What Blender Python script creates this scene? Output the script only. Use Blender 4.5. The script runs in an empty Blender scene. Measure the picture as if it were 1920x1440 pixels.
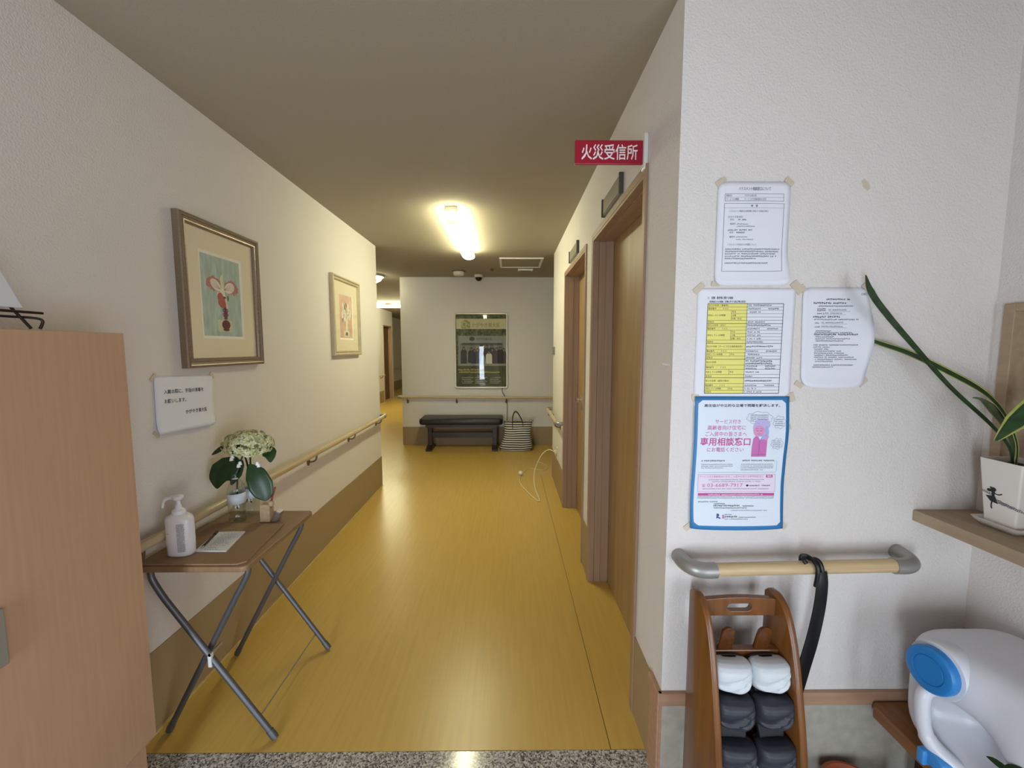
import bpy, bmesh, math, random
from mathutils import Vector, Matrix
random.seed(7)
PI = math.pi
scene = bpy.context.scene
COL = scene.collection

# ------------------------------------------------------------------ camera, world, light, exposure
cam_d = bpy.data.cameras.new('camera')
cam_d.sensor_width = 36.0
cam_d.lens = 770.0 / 1920.0 * 36.0
cam_d.clip_start = 0.02
cam = bpy.data.objects.new('camera', cam_d)
COL.objects.link(cam)
cam.location = (0, 0, 1.41)
cam.rotation_euler = (math.radians(90 - 5.05), 0, math.radians(-0.5))
scene.camera = cam

world = bpy.data.worlds.new('world')
scene.world = world
world.use_nodes = True
world.node_tree.nodes['Background'].inputs[0].default_value = (0.72, 0.82, 1.0, 1)
world.node_tree.nodes['Background'].inputs[1].default_value = 0.25

def area_light(name, loc, rot, sx, sy, power, color):
    l = bpy.data.lights.new(name, 'AREA')
    l.shape = 'RECTANGLE'; l.size = sx; l.size_y = sy; l.energy = power; l.color = color
    o = bpy.data.objects.new(name, l); COL.objects.link(o)
    o.location = loc; o.rotation_euler = rot
    return o
# daylight entering through the glazed entrance door and the side light behind the photographer
for gx, pw_ in ((-0.82, 52), (1.10, 14)):
    area_light('daylight_entrance', (gx, -1.47, 0.68), (math.radians(90), 0, 0), 0.46, 1.5, pw_, (0.75, 0.87, 1.0))
area_light('daylight_side_light', (1.52, -0.75, 0.75), (math.radians(90), 0, math.radians(90)), 1.0, 1.5, 26, (0.84, 0.88, 1.0))

TUBE_EMIT = 42.0
TUBE_COL = (0.97, 0.97, 0.64)
vs = scene.view_settings
vs.view_transform = 'Standard'; vs.look = 'None'; vs.exposure = 0.0; vs.gamma = 1.0; vs.use_curve_mapping = False

# ------------------------------------------------------------------ materials
def srgb(r, g, b):
    f = lambda c: (c/255/12.92) if c/255 <= 0.04045 else ((c/255+0.055)/1.055)**2.4
    return (f(r), f(g), f(b), 1)
MATS = {}
def mat(name, col, rough=0.6, metal=0.0, bump=0.0, bscale=300.0, var=0.0, vscale=8.0, stretch=None,
        spec=0.5, emit=None, estr=0, trans=0, coat=0, sss=0, bdist=0.002, coord='Object', col2=None, ramp=(0.35, 0.65), detail=3):
    m = bpy.data.materials.new(name); m.use_nodes = True
    nt = m.node_tree; N = nt.nodes; L = nt.links
    b = N['Principled BSDF']
    b.inputs['Base Color'].default_value = col
    b.inputs['Roughness'].default_value = rough
    b.inputs['Metallic'].default_value = metal
    b.inputs['Specular IOR Level'].default_value = spec
    if trans: b.inputs['Transmission Weight'].default_value = trans
    if coat: b.inputs['Coat Weight'].default_value = coat
    if sss:
        b.inputs['Subsurface Weight'].default_value = sss
        b.inputs['Subsurface Scale'].default_value = 0.02
    if emit:
        b.inputs['Emission Color'].default_value = (*emit[:3], 1); b.inputs['Emission Strength'].default_value = estr
    if var or bump or col2:
        tc = N.new('ShaderNodeTexCoord'); mp = N.new('ShaderNodeMapping')
        L.new(tc.outputs[coord], mp.inputs[0])
        if stretch: mp.inputs['Scale'].default_value = stretch
    if var or col2:
        n = N.new('ShaderNodeTexNoise'); n.inputs['Scale'].default_value = vscale; n.inputs['Detail'].default_value = detail
        L.new(mp.outputs[0], n.inputs['Vector'])
        r = N.new('ShaderNodeValToRGB')
        r.color_ramp.elements[0].position, r.color_ramp.elements[1].position = ramp
        if col2 is None:
            r.color_ramp.elements[0].color = tuple(c*(1-var) for c in col[:3]) + (1,)
            r.color_ramp.elements[1].color = tuple(min(1, c*(1+var)) for c in col[:3]) + (1,)
        else:
            r.color_ramp.elements[0].color = col; r.color_ramp.elements[1].color = col2
        L.new(n.outputs['Fac'], r.inputs[0]); L.new(r.outputs[0], b.inputs['Base Color'])
    if bump:
        n2 = N.new('ShaderNodeTexNoise'); n2.inputs['Scale'].default_value = bscale; n2.inputs['Detail'].default_value = 2
        L.new(mp.outputs[0], n2.inputs['Vector'])
        bp = N.new('ShaderNodeBump'); bp.inputs['Strength'].default_value = bump; bp.inputs['Distance'].default_value = bdist
        L.new(n2.outputs['Fac'], bp.inputs['Height']); L.new(bp.outputs[0], b.inputs['Normal'])
    MATS[name] = m
    return m
def clear_mat(name, tint=(1, 1, 1), ior=1.5, rough=0.0):
    m = bpy.data.materials.new(name); m.use_nodes = True
    nt = m.node_tree; N = nt.nodes; L = nt.links
    N.remove(N['Principled BSDF'])
    t = N.new('ShaderNodeBsdfTransparent'); t.inputs[0].default_value = (*tint, 1)
    g = N.new('ShaderNodeBsdfGlossy'); g.inputs['Roughness'].default_value = rough
    lw = N.new('ShaderNodeLayerWeight'); lw.inputs[0].default_value = 0.5
    pw = N.new('ShaderNodeMath'); pw.operation = 'POWER'; pw.inputs[1].default_value = 5; L.new(lw.outputs['Facing'], pw.inputs[0])
    f0 = ((ior-1)/(ior+1))**2
    f = N.new('ShaderNodeMath'); f.operation = 'MULTIPLY_ADD'; f.inputs[1].default_value = 1-f0; f.inputs[2].default_value = f0; L.new(pw.outputs[0], f.inputs[0])
    mx = N.new('ShaderNodeMixShader')
    L.new(f.outputs[0], mx.inputs[0]); L.new(t.outputs[0], mx.inputs[1]); L.new(g.outputs[0], mx.inputs[2])
    L.new(mx.outputs[0], N['Material Output'].inputs[0])
    MATS[name] = m
    return m

mat('wallpaper', srgb(224, 218, 213), 0.75, bump=0.55, bscale=170, bdist=0.004, spec=0.3)
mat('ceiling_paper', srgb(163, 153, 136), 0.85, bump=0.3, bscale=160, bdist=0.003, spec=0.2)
mat('vinyl_floor', srgb(200, 165, 84), 0.30, bump=0.10, bscale=90, bdist=0.0012, var=0.045, vscale=9, stretch=(6, 0.35, 1), spec=0.5, detail=4)
mat('hall_door', srgb(96, 70, 48), 0.5, var=0.1, vscale=4)
mat('floor_weld', srgb(205, 178, 120), 0.5)
mat('floor_gap', srgb(105, 78, 32), 0.7)
mat('dado_vinyl', srgb(160, 139, 104), 0.55, bump=0.15, bscale=250, bdist=0.001)
mat('dado_grey', srgb(176, 170, 156), 0.7, bump=0.25, bscale=200, bdist=0.002, var=0.08, vscale=30)
mat('entrance_tile', srgb(112, 106, 100), 0.6, bump=0.3, bscale=80, var=0.15, vscale=20)
def granite():
    m = mat('granite', srgb(150, 145, 142), 0.13, spec=0.55)
    nt = m.node_tree; N = nt.nodes; L = nt.links; b = N['Principled BSDF']
    tc = N.new('ShaderNodeTexCoord')
    v = N.new('ShaderNodeTexVoronoi'); v.inputs['Scale'].default_value = 190; v.inputs['Randomness'].default_value = 1
    L.new(tc.outputs['Object'], v.inputs['Vector'])
    sx = N.new('ShaderNodeSeparateColor'); L.new(v.outputs['Color'], sx.inputs[0])
    r = N.new('ShaderNodeValToRGB'); r.color_ramp.interpolation = 'CONSTANT'
    e = r.color_ramp.elements
    e[0].position = 0; e[0].color = srgb(84, 82, 82)
    e[1].position = 0.22; e[1].color = srgb(138, 134, 132)
    x = e.new(0.48); x.color = srgb(172, 167, 164)
    x = e.new(0.75); x.color = srgb(204, 200, 197)
    L.new(sx.outputs[0], r.inputs[0]); L.new(r.outputs[0], b.inputs['Base Color'])
granite()
def wood(name, c1, c2, rough=0.45, scale=3.0, stretch=(14, 14, 0.8), spec=0.5, coat=0, bump=0.05):
    return mat(name, srgb(*c1), rough, col2=srgb(*c2), vscale=scale, stretch=stretch, spec=spec, coat=coat, bump=bump, bscale=scale*6, bdist=0.001, ramp=(0.3, 0.7), detail=5)
wood('door_wood', (146, 116, 74), (164, 134, 90), 0.45, scale=2.5, stretch=(8, 8, 0.6))
wood('jamb_wood', (154, 124, 98), (166, 136, 108), 0.5)
wood('cabinet_laminate', (183, 146, 116), (189, 152, 121), 0.5, scale=5, stretch=(20, 20, 1))
wood('rail_wood', (188, 164, 126), (202, 180, 144), 0.35, scale=4, stretch=(30, 1.5, 30))
wood('rail_wood_x', (192, 166, 124), (208, 184, 142), 0.35, scale=4, stretch=(1.5, 30, 30))
wood('trim_wood', (168, 130, 104), (184, 146, 118), 0.5, scale=4, stretch=(1, 12, 12))
wood('rack_wood', (104, 62, 25), (130, 82, 37), 0.3, scale=3, stretch=(12, 12, 1), coat=0.3)
wood('peg_wood', (84, 48, 20), (102, 60, 27), 0.25, scale=3, stretch=(12, 12, 1), coat=0.3)
wood('bench_wood', (120, 76, 40), (148, 98, 54), 0.35, scale=4, stretch=(12, 1, 12))
wood('shelf_laminate', (160, 138, 112), (174, 152, 124), 0.5, scale=4, stretch=(14, 1.2, 14))
wood('table_laminate', (132, 102, 72), (146, 115, 83), 0.45, scale=5, stretch=(14, 1.5, 1))
mat('mat_board', srgb(146, 116, 86), 0.6, var=0.04, vscale=40)
mat('table_edge', srgb(128, 88, 56), 0.5)
mat('steel_dark', srgb(104, 106, 110), 0.45, metal=0.6)
mat('steel', srgb(190, 190, 190), 0.3, metal=0.9)
mat('chrome', srgb(220, 220, 220), 0.12, metal=1.0)
mat('grey_metal', srgb(160, 158, 152), 0.38, metal=0.45)
mat('bracket_metal', srgb(122, 108, 90), 0.4, metal=0.6)
mat('black_plastic', srgb(14, 14, 15), 0.35)
mat('black_leather', srgb(30, 27, 27), 0.38, bump=0.2, bscale=300)
mat('dark_wood', srgb(46, 32, 26), 0.4)
mat('white_plastic', srgb(228, 226, 222), 0.35)
mat('cream_plastic', srgb(222, 214, 192), 0.45)
mat('sensor_plastic_lit', srgb(226, 226, 215), 0.25, emit=(1.0, 0.97, 0.80), estr=0.75)  # weak emission stands in for tube light shining through the translucent disc
mat('white_pump', srgb(236, 234, 236), 0.3)
mat('jug_plastic', srgb(222, 224, 232), 0.32, sss=0.25)
mat('blue_plastic', srgb(40, 128, 200), 0.35)
mat('blue_pale', srgb(70, 150, 222), 0.4)
mat('paper', srgb(232, 233, 240), 0.7, spec=0.2)
mat('paper_blue_tint', srgb(222, 232, 243), 0.45, spec=0.3)
mat('ink', srgb(52, 52, 60), 0.8, spec=0.1)
mat('ink_light', srgb(138, 140, 150), 0.8, spec=0.1)
mat('ink_grey', srgb(96, 98, 108), 0.8, spec=0.1)
mat('yellow_cell', srgb(238, 230, 132), 0.75, spec=0.1)
mat('poster_blue', srgb(58, 128, 186), 0.5)
mat('poster_pink', srgb(198, 74, 150), 0.6)
mat('poster_pink_soft', srgb(206, 110, 168), 0.6)
mat('poster_box', srgb(232, 220, 236), 0.6)
mat('lady_hair', srgb(190, 182, 226), 0.6)
mat('lady_face', srgb(222, 150, 190), 0.6)
mat('lady_line', srgb(128, 92, 158), 0.6)
mat('lady_vest', srgb(202, 112, 178), 0.6)
mat('lady_phone', srgb(160, 178, 226), 0.6)
mat('logo_blue', srgb(44, 70, 150), 0.6)
mat('tape', srgb(206, 194, 172), 0.35, spec=0.5)
mat('sign_red', srgb(160, 22, 48), 0.35)
mat('sign_white', srgb(240, 228, 228), 0.5)
mat('frame_pewter', srgb(140, 122, 102), 0.36, metal=0.35, var=0.12, vscale=20, stretch=(10, 1, 10))
mat('frame_cream', srgb(196, 182, 152), 0.42, metal=0.2, var=0.06, vscale=20)
mat('mat_cream', srgb(230, 219, 190), 0.85)
mat('mat_bevel', srgb(240, 236, 222), 0.8)
mat('print_teal', srgb(172, 190, 180), 0.8, var=0.13, vscale=10, stretch=(1, 4, 1))
mat('print_salmon', srgb(218, 182, 158), 0.8, var=0.12, vscale=12)
mat('petal_white', srgb(230, 224, 208), 0.8)
mat('petal_ivory', srgb(222, 214, 170), 0.8)
mat('petal_rose', srgb(186, 122, 120), 0.8)
mat('petal_red', srgb(176, 96, 80), 0.8)
mat('vase_maroon', srgb(112, 56, 62), 0.8)
mat('stem_green', srgb(92, 112, 84), 0.8)
mat('stand_cream', srgb(206, 204, 168), 0.8)
mat('grey_paint', srgb(120, 112, 104), 0.8)
clear_mat('clear_pane', ior=1.22)
clear_mat('acrylic', ior=1.5)
clear_mat('pet_plastic', tint=(0.94, 0.96, 0.96), ior=1.75, rough=0.03)
clear_mat('water', tint=(0.93, 0.96, 0.95), ior=1.33)
mat('bottle_label', srgb(216, 224, 232), 0.5)
mat('leaf_dark', srgb(30, 58, 24), 0.4, var=0.2, vscale=40)
mat('leaf_blade', srgb(38, 66, 34), 0.4, var=0.3, vscale=22, stretch=(1, 1, 3))
mat('leaf_margin', srgb(166, 172, 92), 0.45, var=0.1, vscale=30)
mat('leaf_dull', srgb(84, 96, 62), 0.5, var=0.2, vscale=30)
mat('hydrangea', srgb(168, 174, 108), 0.7, col2=srgb(234, 230, 192), vscale=45, ramp=(0.3, 0.7))
mat('lily_white', srgb(240, 240, 232), 0.5)
mat('soil', srgb(58, 44, 36), 0.95, bump=1, bscale=120, bdist=0.01, var=0.4, vscale=80)
mat('ceramic', srgb(226, 220, 212), 0.28)
mat('stain', srgb(172, 132, 96), 0.6)
mat('pot_print', srgb(22, 20, 26), 0.4)
mat('pot_lace', srgb(92, 90, 98), 0.5)
mat('terracotta', srgb(170, 88, 56), 0.6, var=0.1, vscale=20)
mat('slipper_white', srgb(206, 212, 216), 0.55, bump=0.15, bscale=200)
mat('slipper_black', srgb(44, 47, 56), 0.5, bump=0.15, bscale=200)
mat('slipper_sole', srgb(26, 26, 30), 0.6)
mat('cord_cream', srgb(226, 218, 186), 0.5)
mat('cord_grey', srgb(90, 82, 70), 0.5)
mat('wire_black', srgb(38, 30, 28), 0.4, metal=0.4)
mat('cork', srgb(176, 152, 118), 0.7, var=0.12, vscale=60)
mat('pencil_red', srgb(140, 60, 44), 0.5)
mat('camera_dome', srgb(36, 20, 22), 0.1)
mat('lamp_base', srgb(200, 192, 172), 0.5)
mat('lamp_glow', (1, 1, 1, 1), 0.5, emit=TUBE_COL, estr=TUBE_EMIT)
mat('lamp_glow_dim', (1, 1, 1, 1), 0.5, emit=TUBE_COL, estr=30)
mat('hall_glow', (1, 1, 1, 1), 0.5, emit=TUBE_COL, estr=120)
mat('poster_green', srgb(40, 48, 18), 0.6, col2=srgb(116, 122, 52), vscale=26, ramp=(0.4, 0.75))
mat('poster_dark_green', srgb(48, 54, 20), 0.6, col2=srgb(92, 96, 40), vscale=6, ramp=(0.3, 0.8))
mat('poster_band', srgb(196, 192, 150), 0.6)
mat('poster_logo', srgb(140, 138, 62), 0.6)
mat('poster_letters', srgb(150, 132, 72), 0.6)
mat('photo_grey', srgb(132, 140, 132), 0.6)
mat('photo_room', srgb(120, 124, 112), 0.6, var=0.15, vscale=14)
mat('photo_shade', srgb(66, 66, 60), 0.6)
mat('photo_black', srgb(32, 24, 28), 0.6)
mat('photo_navy', srgb(38, 42, 66), 0.6)
mat('photo_maroon', srgb(62, 30, 34), 0.6)
mat('photo_white', srgb(206, 202, 186), 0.6)
mat('photo_skin', srgb(128, 108, 92), 0.6)
mat('photo_yellow', srgb(206, 196, 112), 0.6)
mat('photo_text', srgb(190, 188, 168), 0.6)
mat('alum_frame', srgb(200, 193, 172), 0.3, metal=0.35)
mat('name_plate', srgb(126, 119, 107), 0.3)
mat('name_plate_edge', srgb(92, 86, 78), 0.35, metal=0.4)
mat('name_face', srgb(150, 143, 128), 0.3)
def stripes():
    m = mat('stripe_cloth', (1, 1, 1, 1), 0.8)
    nt = m.node_tree; N = nt.nodes; L = nt.links; b = N['Principled BSDF']
    tc = N.new('ShaderNodeTexCoord')
    w = N.new('ShaderNodeTexWave'); w.bands_direction = 'Z'; w.inputs['Scale'].default_value = 10.5
    w.inputs['Distortion'].default_value = 1.6; w.inputs['Detail'].default_value = 1; w.inputs['Detail Scale'].default_value = 0.6
    L.new(tc.outputs['Object'], w.inputs['Vector'])
    r = N.new('ShaderNodeValToRGB'); r.color_ramp.interpolation = 'CONSTANT'
    r.color_ramp.elements[0].color = srgb(28, 26, 30); r.color_ramp.elements[1].position = 0.45
    r.color_ramp.elements[1].color = srgb(214, 206, 196)
    L.new(w.outputs['Fac'], r.inputs[0]); L.new(r.outputs[0], b.inputs['Base Color'])
stripes()

# ------------------------------------------------------------------ mesh helpers
class MB:
    def __init__(s): s.v = []; s.f = []
    def add(s, vs, fs):
        k = len(s.v); s.v += [tuple(p) for p in vs]; s.f += [tuple(i+k for i in f) for f in fs]; return s
    def box(s, x0, x1, y0, y1, z0, z1):
        x0, x1 = sorted((x0, x1)); y0, y1 = sorted((y0, y1)); z0, z1 = sorted((z0, z1))
        return s.add([(x0,y0,z0),(x1,y0,z0),(x1,y1,z0),(x0,y1,z0),(x0,y0,z1),(x1,y0,z1),(x1,y1,z1),(x0,y1,z1)],
              [(0,3,2,1),(4,5,6,7),(0,1,5,4),(1,2,6,5),(2,3,7,6),(3,0,4,7)])
    def tube(s, pts, r, seg=10, cap=True, closed=False, sx=1.0, sy=1.0, up=None):
        P = [Vector(p) for p in pts]; n = len(P)
        R = r if isinstance(r, (list, tuple)) else [r]*n
        T = []
        for i in range(n):
            a = P[i-1] if (i > 0 or closed) else P[i]; b = P[(i+1) % n] if (i < n-1 or closed) else P[i]
            T.append((b-a).normalized())
        u = Vector(up) if up else (Vector((0,0,1)) if abs(T[0].z) < 0.9 else Vector((1,0,0)))
        k = len(s.v)
        for i in range(n):
            u = (u - T[i]*u.dot(T[i])).normalized(); w = T[i].cross(u)
            for j in range(seg):
                a = 2*PI*j/seg
                s.v.append(tuple(P[i] + u*(math.cos(a)*R[i]*sx) + w*(math.sin(a)*R[i]*sy)))
        m = n if closed else n-1
        for i in range(m):
            for j in range(seg):
                a = k+i*seg+j; b = k+i*seg+(j+1) % seg; i2 = (i+1) % n
                s.f.append((a, b, k+i2*seg+(j+1) % seg, k+i2*seg+j))
        if cap and not closed:
            s.f.append(tuple(k+j for j in reversed(range(seg)))); s.f.append(tuple(k+(n-1)*seg+j for j in range(seg)))
        return s
    def lathe(s, prof, c=(0,0,0), axis='z', seg=24):
        k = len(s.v); n = len(prof)
        for (r, h) in prof:
            for j in range(seg):
                a = 2*PI*j/seg; x, y = math.cos(a)*r, math.sin(a)*r
                p = (x, y, h) if axis == 'z' else ((h, x, y) if axis == 'x' else (y, h, x))
                s.v.append((p[0]+c[0], p[1]+c[1], p[2]+c[2]))
        for i in range(n-1):
            for j in range(seg):
                a = k+i*seg+j; b = k+i*seg+(j+1) % seg
                s.f.append((a, b, b+seg, a+seg))
        s.f.append(tuple(k+j for j in reversed(range(seg)))); s.f.append(tuple(k+(n-1)*seg+j for j in range(seg)))
        return s
    def loft(s, rings, cap=True, closed=True):
        k = len(s.v); n = len(rings); m = len(rings[0])
        for r in rings: s.v += [tuple(p) for p in r]
        for i in range(n-1):
            for j in range(m if closed else m-1):
                a = k+i*m+j; b = k+i*m+(j+1) % m
                s.f.append((a, b, b+m, a+m))
        if cap and closed:
            s.f.append(tuple(k+j for j in reversed(range(m)))); s.f.append(tuple(k+(n-1)*m+j for j in range(m)))
        return s
    def prism(s, outline, fn, t0, t1):
        """outline of 2D points, fn(a, b, t) -> 3D"""
        n = len(outline); k = len(s.v)
        s.v += [tuple(fn(a, b, t0)) for a, b in outline] + [tuple(fn(a, b, t1)) for a, b in outline]
        s.f.append(tuple(k+i for i in reversed(range(n)))); s.f.append(tuple(k+n+i for i in range(n)))
        for i in range(n):
            j = (i+1) % n
            s.f.append((k+i, k+j, k+n+j, k+n+i))
        return s
    def build(s, name, m, parent=None, bevel=0, smooth=False, bseg=2, solid=0, sub=0):
        me = bpy.data.meshes.new(name); me.from_pydata(s.v, [], s.f)
        bm = bmesh.new(); bm.from_mesh(me)
        bmesh.ops.recalc_face_normals(bm, faces=bm.faces)
        if bevel:
            es = [e for e in bm.edges if len(e.link_faces) == 2 and e.calc_face_angle(0) > 0.6]
            bmesh.ops.bevel(bm, geom=es, offset=bevel, segments=bseg, profile=0.5, affect='EDGES', clamp_overlap=True)
        bm.to_mesh(me); bm.free()
        if smooth:
            for p in me.polygons: p.use_smooth = True
            try: me.set_sharp_from_angle(angle=math.radians(50))
            except Exception: pass
        me.materials.append(MATS[m])
        o = bpy.data.objects.new(name, me); COL.objects.link(o)
        if solid:
            md = o.modifiers.new('solid', 'SOLIDIFY'); md.thickness = solid; md.offset = 0
        if sub:
            md = o.modifiers.new('sub', 'SUBSURF'); md.levels = sub; md.render_levels = sub
        return o
# every part is modelled in world coordinates; the parent inverse keeps it there
def link_parent(o, parent):
    o.parent = parent
    if parent.type == 'EMPTY': o.matrix_parent_inverse = Matrix.Translation(-parent.location)
_build = MB.build
def build(s, name, m, parent=None, **k):
    o = _build(s, name, m, None, **k)
    if parent is not None: link_parent(o, parent)
    if name in PRINTED: o['kind'] = 'stuff'
    return o
PRINTED = ('lettering', 'fine_print', 'handwriting', 'ruled_table', 'white_lettering', 'bubble_print', 'label_print', 'ruled_lines', 'slogan', 'lace_print', 'title', 'photo_sign', 'speech_bubble', 'pink_headline', 'outline', 'painted_petal', 'painted_petal_edge', 'painted_lip', 'painted_vein', 'painted_shadow', 'leaf_print', 'stem', 'logo_curl')
MB.build = build
def tag(o, label=None, cat=None, group=None, kind=None):
    if label: o['label'] = label
    if cat: o['category'] = cat
    if group: o['group'] = group
    if kind: o['kind'] = kind
    return o
def thing(name, loc, label, cat, group=None, kind=None):
    o = bpy.data.objects.new(name, None); COL.objects.link(o); o.location = loc; o.empty_display_size = 0.05
    return tag(o, label, cat, group, kind)
def structure(o, label=None): return tag(o, label, None, None, 'structure')
def box(name, m, x0, x1, y0, y1, z0, z1, parent=None, bevel=0, **k):
    return MB().box(x0, x1, y0, y1, z0, z1).build(name, m, parent, bevel=bevel, **k)
def arc(c, r, a0, a1, n, fn):
    return [fn(c, r, a0+(a1-a0)*i/n) for i in range(n+1)]
def catmull(pts, n=8):
    P = [Vector(p) for p in pts]; out = []
    for i in range(len(P)-1):
        p0 = P[max(0, i-1)]; p1 = P[i]; p2 = P[i+1]; p3 = P[min(len(P)-1, i+2)]
        for k in range(n):
            t = k/n
            out.append(0.5*((2*p1)+(p2-p0)*t+(2*p0-5*p1+4*p2-p3)*t*t+(3*p1-p0-3*p2+p3)*t**3))
    out.append(P[-1]); return out

class Fr:
    """a flat face in the room: origin, right, up; optional bulge gives the sheet its curl"""
    def __init__(s, o, u, v, bulge=None):
        s.o = Vector(o); s.u = Vector(u).normalized(); s.v = Vector(v).normalized(); s.n = s.u.cross(s.v); s.b = bulge
    def p(s, a, b, w=0.0):
        if s.b: w = w + s.b(a, b)
        return s.o + s.u*a + s.v*b + s.n*w
def frect(mb, fr, x0, y0, x1, y1, w=0.0, nx=1, ny=1):
    vs = [fr.p(x0+(x1-x0)*i/nx, y0+(y1-y0)*j/ny, w) for j in range(ny+1) for i in range(nx+1)]
    fs = [(j*(nx+1)+i, j*(nx+1)+i+1, (j+1)*(nx+1)+i+1, (j+1)*(nx+1)+i) for j in range(ny) for i in range(nx)]
    mb.add(vs, fs)
_lay = [0]
def fpoly(mb, fr, pts, w=0.0):
    _lay[0] = (_lay[0]+1) % 17; w += _lay[0]*1.2e-5       # overlapping ink never shares a plane
    mb.add([fr.p(a, b, w) for a, b in pts], [tuple(range(len(pts)))])
def fell(mb, fr, cx, cy, rx, ry, w=0.0, n=20, rot=0.0):
    c, s = math.cos(rot), math.sin(rot)
    fpoly(mb, fr, [(cx+c*rx*math.cos(t)-s*ry*math.sin(t), cy+s*rx*math.cos(t)+c*ry*math.sin(t)) for t in [2*PI*i/n for i in range(n)]], w)
def fline(mb, fr, pts, t, w=0.0):
    for (a, b), (c, d) in zip(pts, pts[1:]):
        dx, dy = c-a, d-b; l = math.hypot(dx, dy) or 1; nx, ny = -dy/l*t/2, dx/l*t/2
        k = max(1, int(l/0.03))
        for i in range(k):
            a0, b0, a1, b1 = a+dx*i/k, b+dy*i/k, a+dx*(i+1)/k, b+dy*(i+1)/k
            fpoly(mb, fr, [(a0-nx, b0-ny), (a1-nx, b1-ny), (a1+nx, b1+ny), (a0+nx, b0+ny)], w)
def fbox(mb, fr, x0, y0, x1, y1, t, w=0.0):
    fline(mb, fr, [(x0, y0), (x1, y0), (x1, y1), (x0, y1), (x0, y0)], t, w)
def ftext_rows(mb, fr, x0, x1, y, h, w=0.0, gap=0.16, dens=0.8):
    """a line of print too small to read: short strokes of uneven height"""
    x = x0
    while x < x1:
        if random.random() < gap*0.3: x += h*0.8
        cw = h*random.uniform(0.45, 0.85)
        if x+cw > x1: break
        for _ in range(2):
            yy = y + random.uniform(0, h*0.65)
            fpoly(mb, fr, [(x, yy), (x+cw, yy), (x+cw, yy+h*0.2), (x, yy+h*0.2)], w)
        xx = x+random.uniform(0.1, 0.6)*cw
        fpoly(mb, fr, [(xx, y), (xx+h*0.16, y), (xx+h*0.16, y+h*0.9), (xx, y+h*0.9)], w)
        x += cw + h*0.18
_tc = bpy.data.curves.new('lettering', 'FONT'); _tc.resolution_u = 2
_to = bpy.data.objects.new('lettering', _tc); COL.objects.link(_to)
_tcache = {}
def text_mesh(s, weight):
    key = (s, weight)
    if key not in _tcache:
        _tc.body = s; _tc.offset = weight
        dg = bpy.context.evaluated_depsgraph_get(); dg.update()
        me = bpy.data.meshes.new_from_object(_to.evaluated_get(dg))
        vs = [(v.co.x, v.co.y) for v in me.vertices]; fs = [tuple(p.vertices) for p in me.polygons]
        bpy.data.meshes.remove(me)
        _tcache[key] = (vs, fs)
    return _tcache[key]
def ftext(mb, fr, s, x, y, h, w=0.0, width=None, align='l', weight=0.0):
    vs, fs = text_mesh(s, weight)
    if not vs: return
    xa = min(v[0] for v in vs); xb = max(v[0] for v in vs); k = h/0.9
    kx = (width/(xb-xa)) if width else k
    W = (xb-xa)*kx
    x -= {'l': 0, 'c': W/2, 'r': W}[align]
    mb.add([fr.p(x+(a-xa)*kx, y+(b+0.07)*k, w) for a, b in vs], fs)

# ------------------------------------------------------------------ the shell
L, R, F, S = -1.30, 0.485, 1.21, 1.435      # left wall, right wall, wall with the notices, side wall
CZ, GZ = 2.40, -0.12                        # ceiling, entrance floor
FAR = 5.90
fl = box('floor', 'floor_gap', -6.0, 4.0, 1.326, 15.5, -0.2, -0.004); structure(fl, 'ochre vinyl corridor floor')
box('vinyl_sheet', 'vinyl_floor', L, 0.3585, 1.326, 4.45, -0.004, 0, fl)
box('vinyl_sheet', 'vinyl_floor', 0.3615, R+0.15, 1.326, 4.45, -0.004, 0, fl)
MB().box(-6.0, 4.0, 4.4502, 15.5, -0.004, 0).box(-6.0, L-0.0005, 4.0, 4.4498, -0.004, 0).box(R+0.1505, 4.0, 4.0, 4.4498, -0.004, 0).build('vinyl_sheet', 'vinyl_floor', fl)
structure(box('floor_entrance', 'entrance_tile', -1.45, 1.75, -2.0, 1.195, GZ-0.1, GZ), 'dark tiled entrance floor')
th = box('threshold', 'granite', L, R, 1.195, 1.3255, -0.2, 0.0, bevel=0.003); structure(th, 'speckled grey granite step edge')
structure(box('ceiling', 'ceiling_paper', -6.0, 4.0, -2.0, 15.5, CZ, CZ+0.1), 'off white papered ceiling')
structure(box('wall_left', 'wallpaper', L-0.14, L, -2.0, 4.13, GZ, CZ), 'off white papered left corridor wall')
wr = MB()
for y0, y1 in ((1.36, 1.50), (2.385, 2.605), (3.525, 4.45)): wr.box(R, R+0.15, y0, y1, -0.1, CZ)
for y0, y1 in ((1.50, 2.385), (2.605, 3.525)): wr.box(R, R+0.15, y0, y1, 2.02, CZ)
structure(wr.build('wall_right', 'wallpaper'), 'off white papered right corridor wall with two doorways')
structure(box('wall_front', 'wallpaper', R, 1.7, F, 1.36, GZ-0.08, CZ), 'textured white wall carrying the notices')
# side wall with the reception hatch, and the glazed side light further back
sw = MB().box(S, S+0.12, 1.172, F, GZ, CZ).box(S, S+0.12, 0.25, 1.172, GZ, 0.86).box(S, S+0.12, 0.25, 1.172, 1.525, CZ)
sw.box(S, S+0.12, -0.2, 0.25, GZ, CZ).box(S, S+0.12, -1.3, -0.2, 1.55, CZ).box(S, S+0.12, -1.5, -1.3, GZ, CZ)
structure(sw.build('wall_side', 'wallpaper'), 'side wall with the reception hatch')
bw = MB().box(L, -1.09, -1.5, -1.36, GZ, CZ).box(-0.55, 0.83, -1.5, -1.36, GZ, CZ).box(1.37, S, -1.5, -1.36, GZ, CZ).box(-1.09, -0.55, -1.5, -1.36, 1.46, CZ).box(0.83, 1.37, -1.5, -1.36, 1.46, CZ)
structure(bw.build('wall_back', 'wallpaper'), 'wall around the glazed entrance door')
gd = MB()
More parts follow.
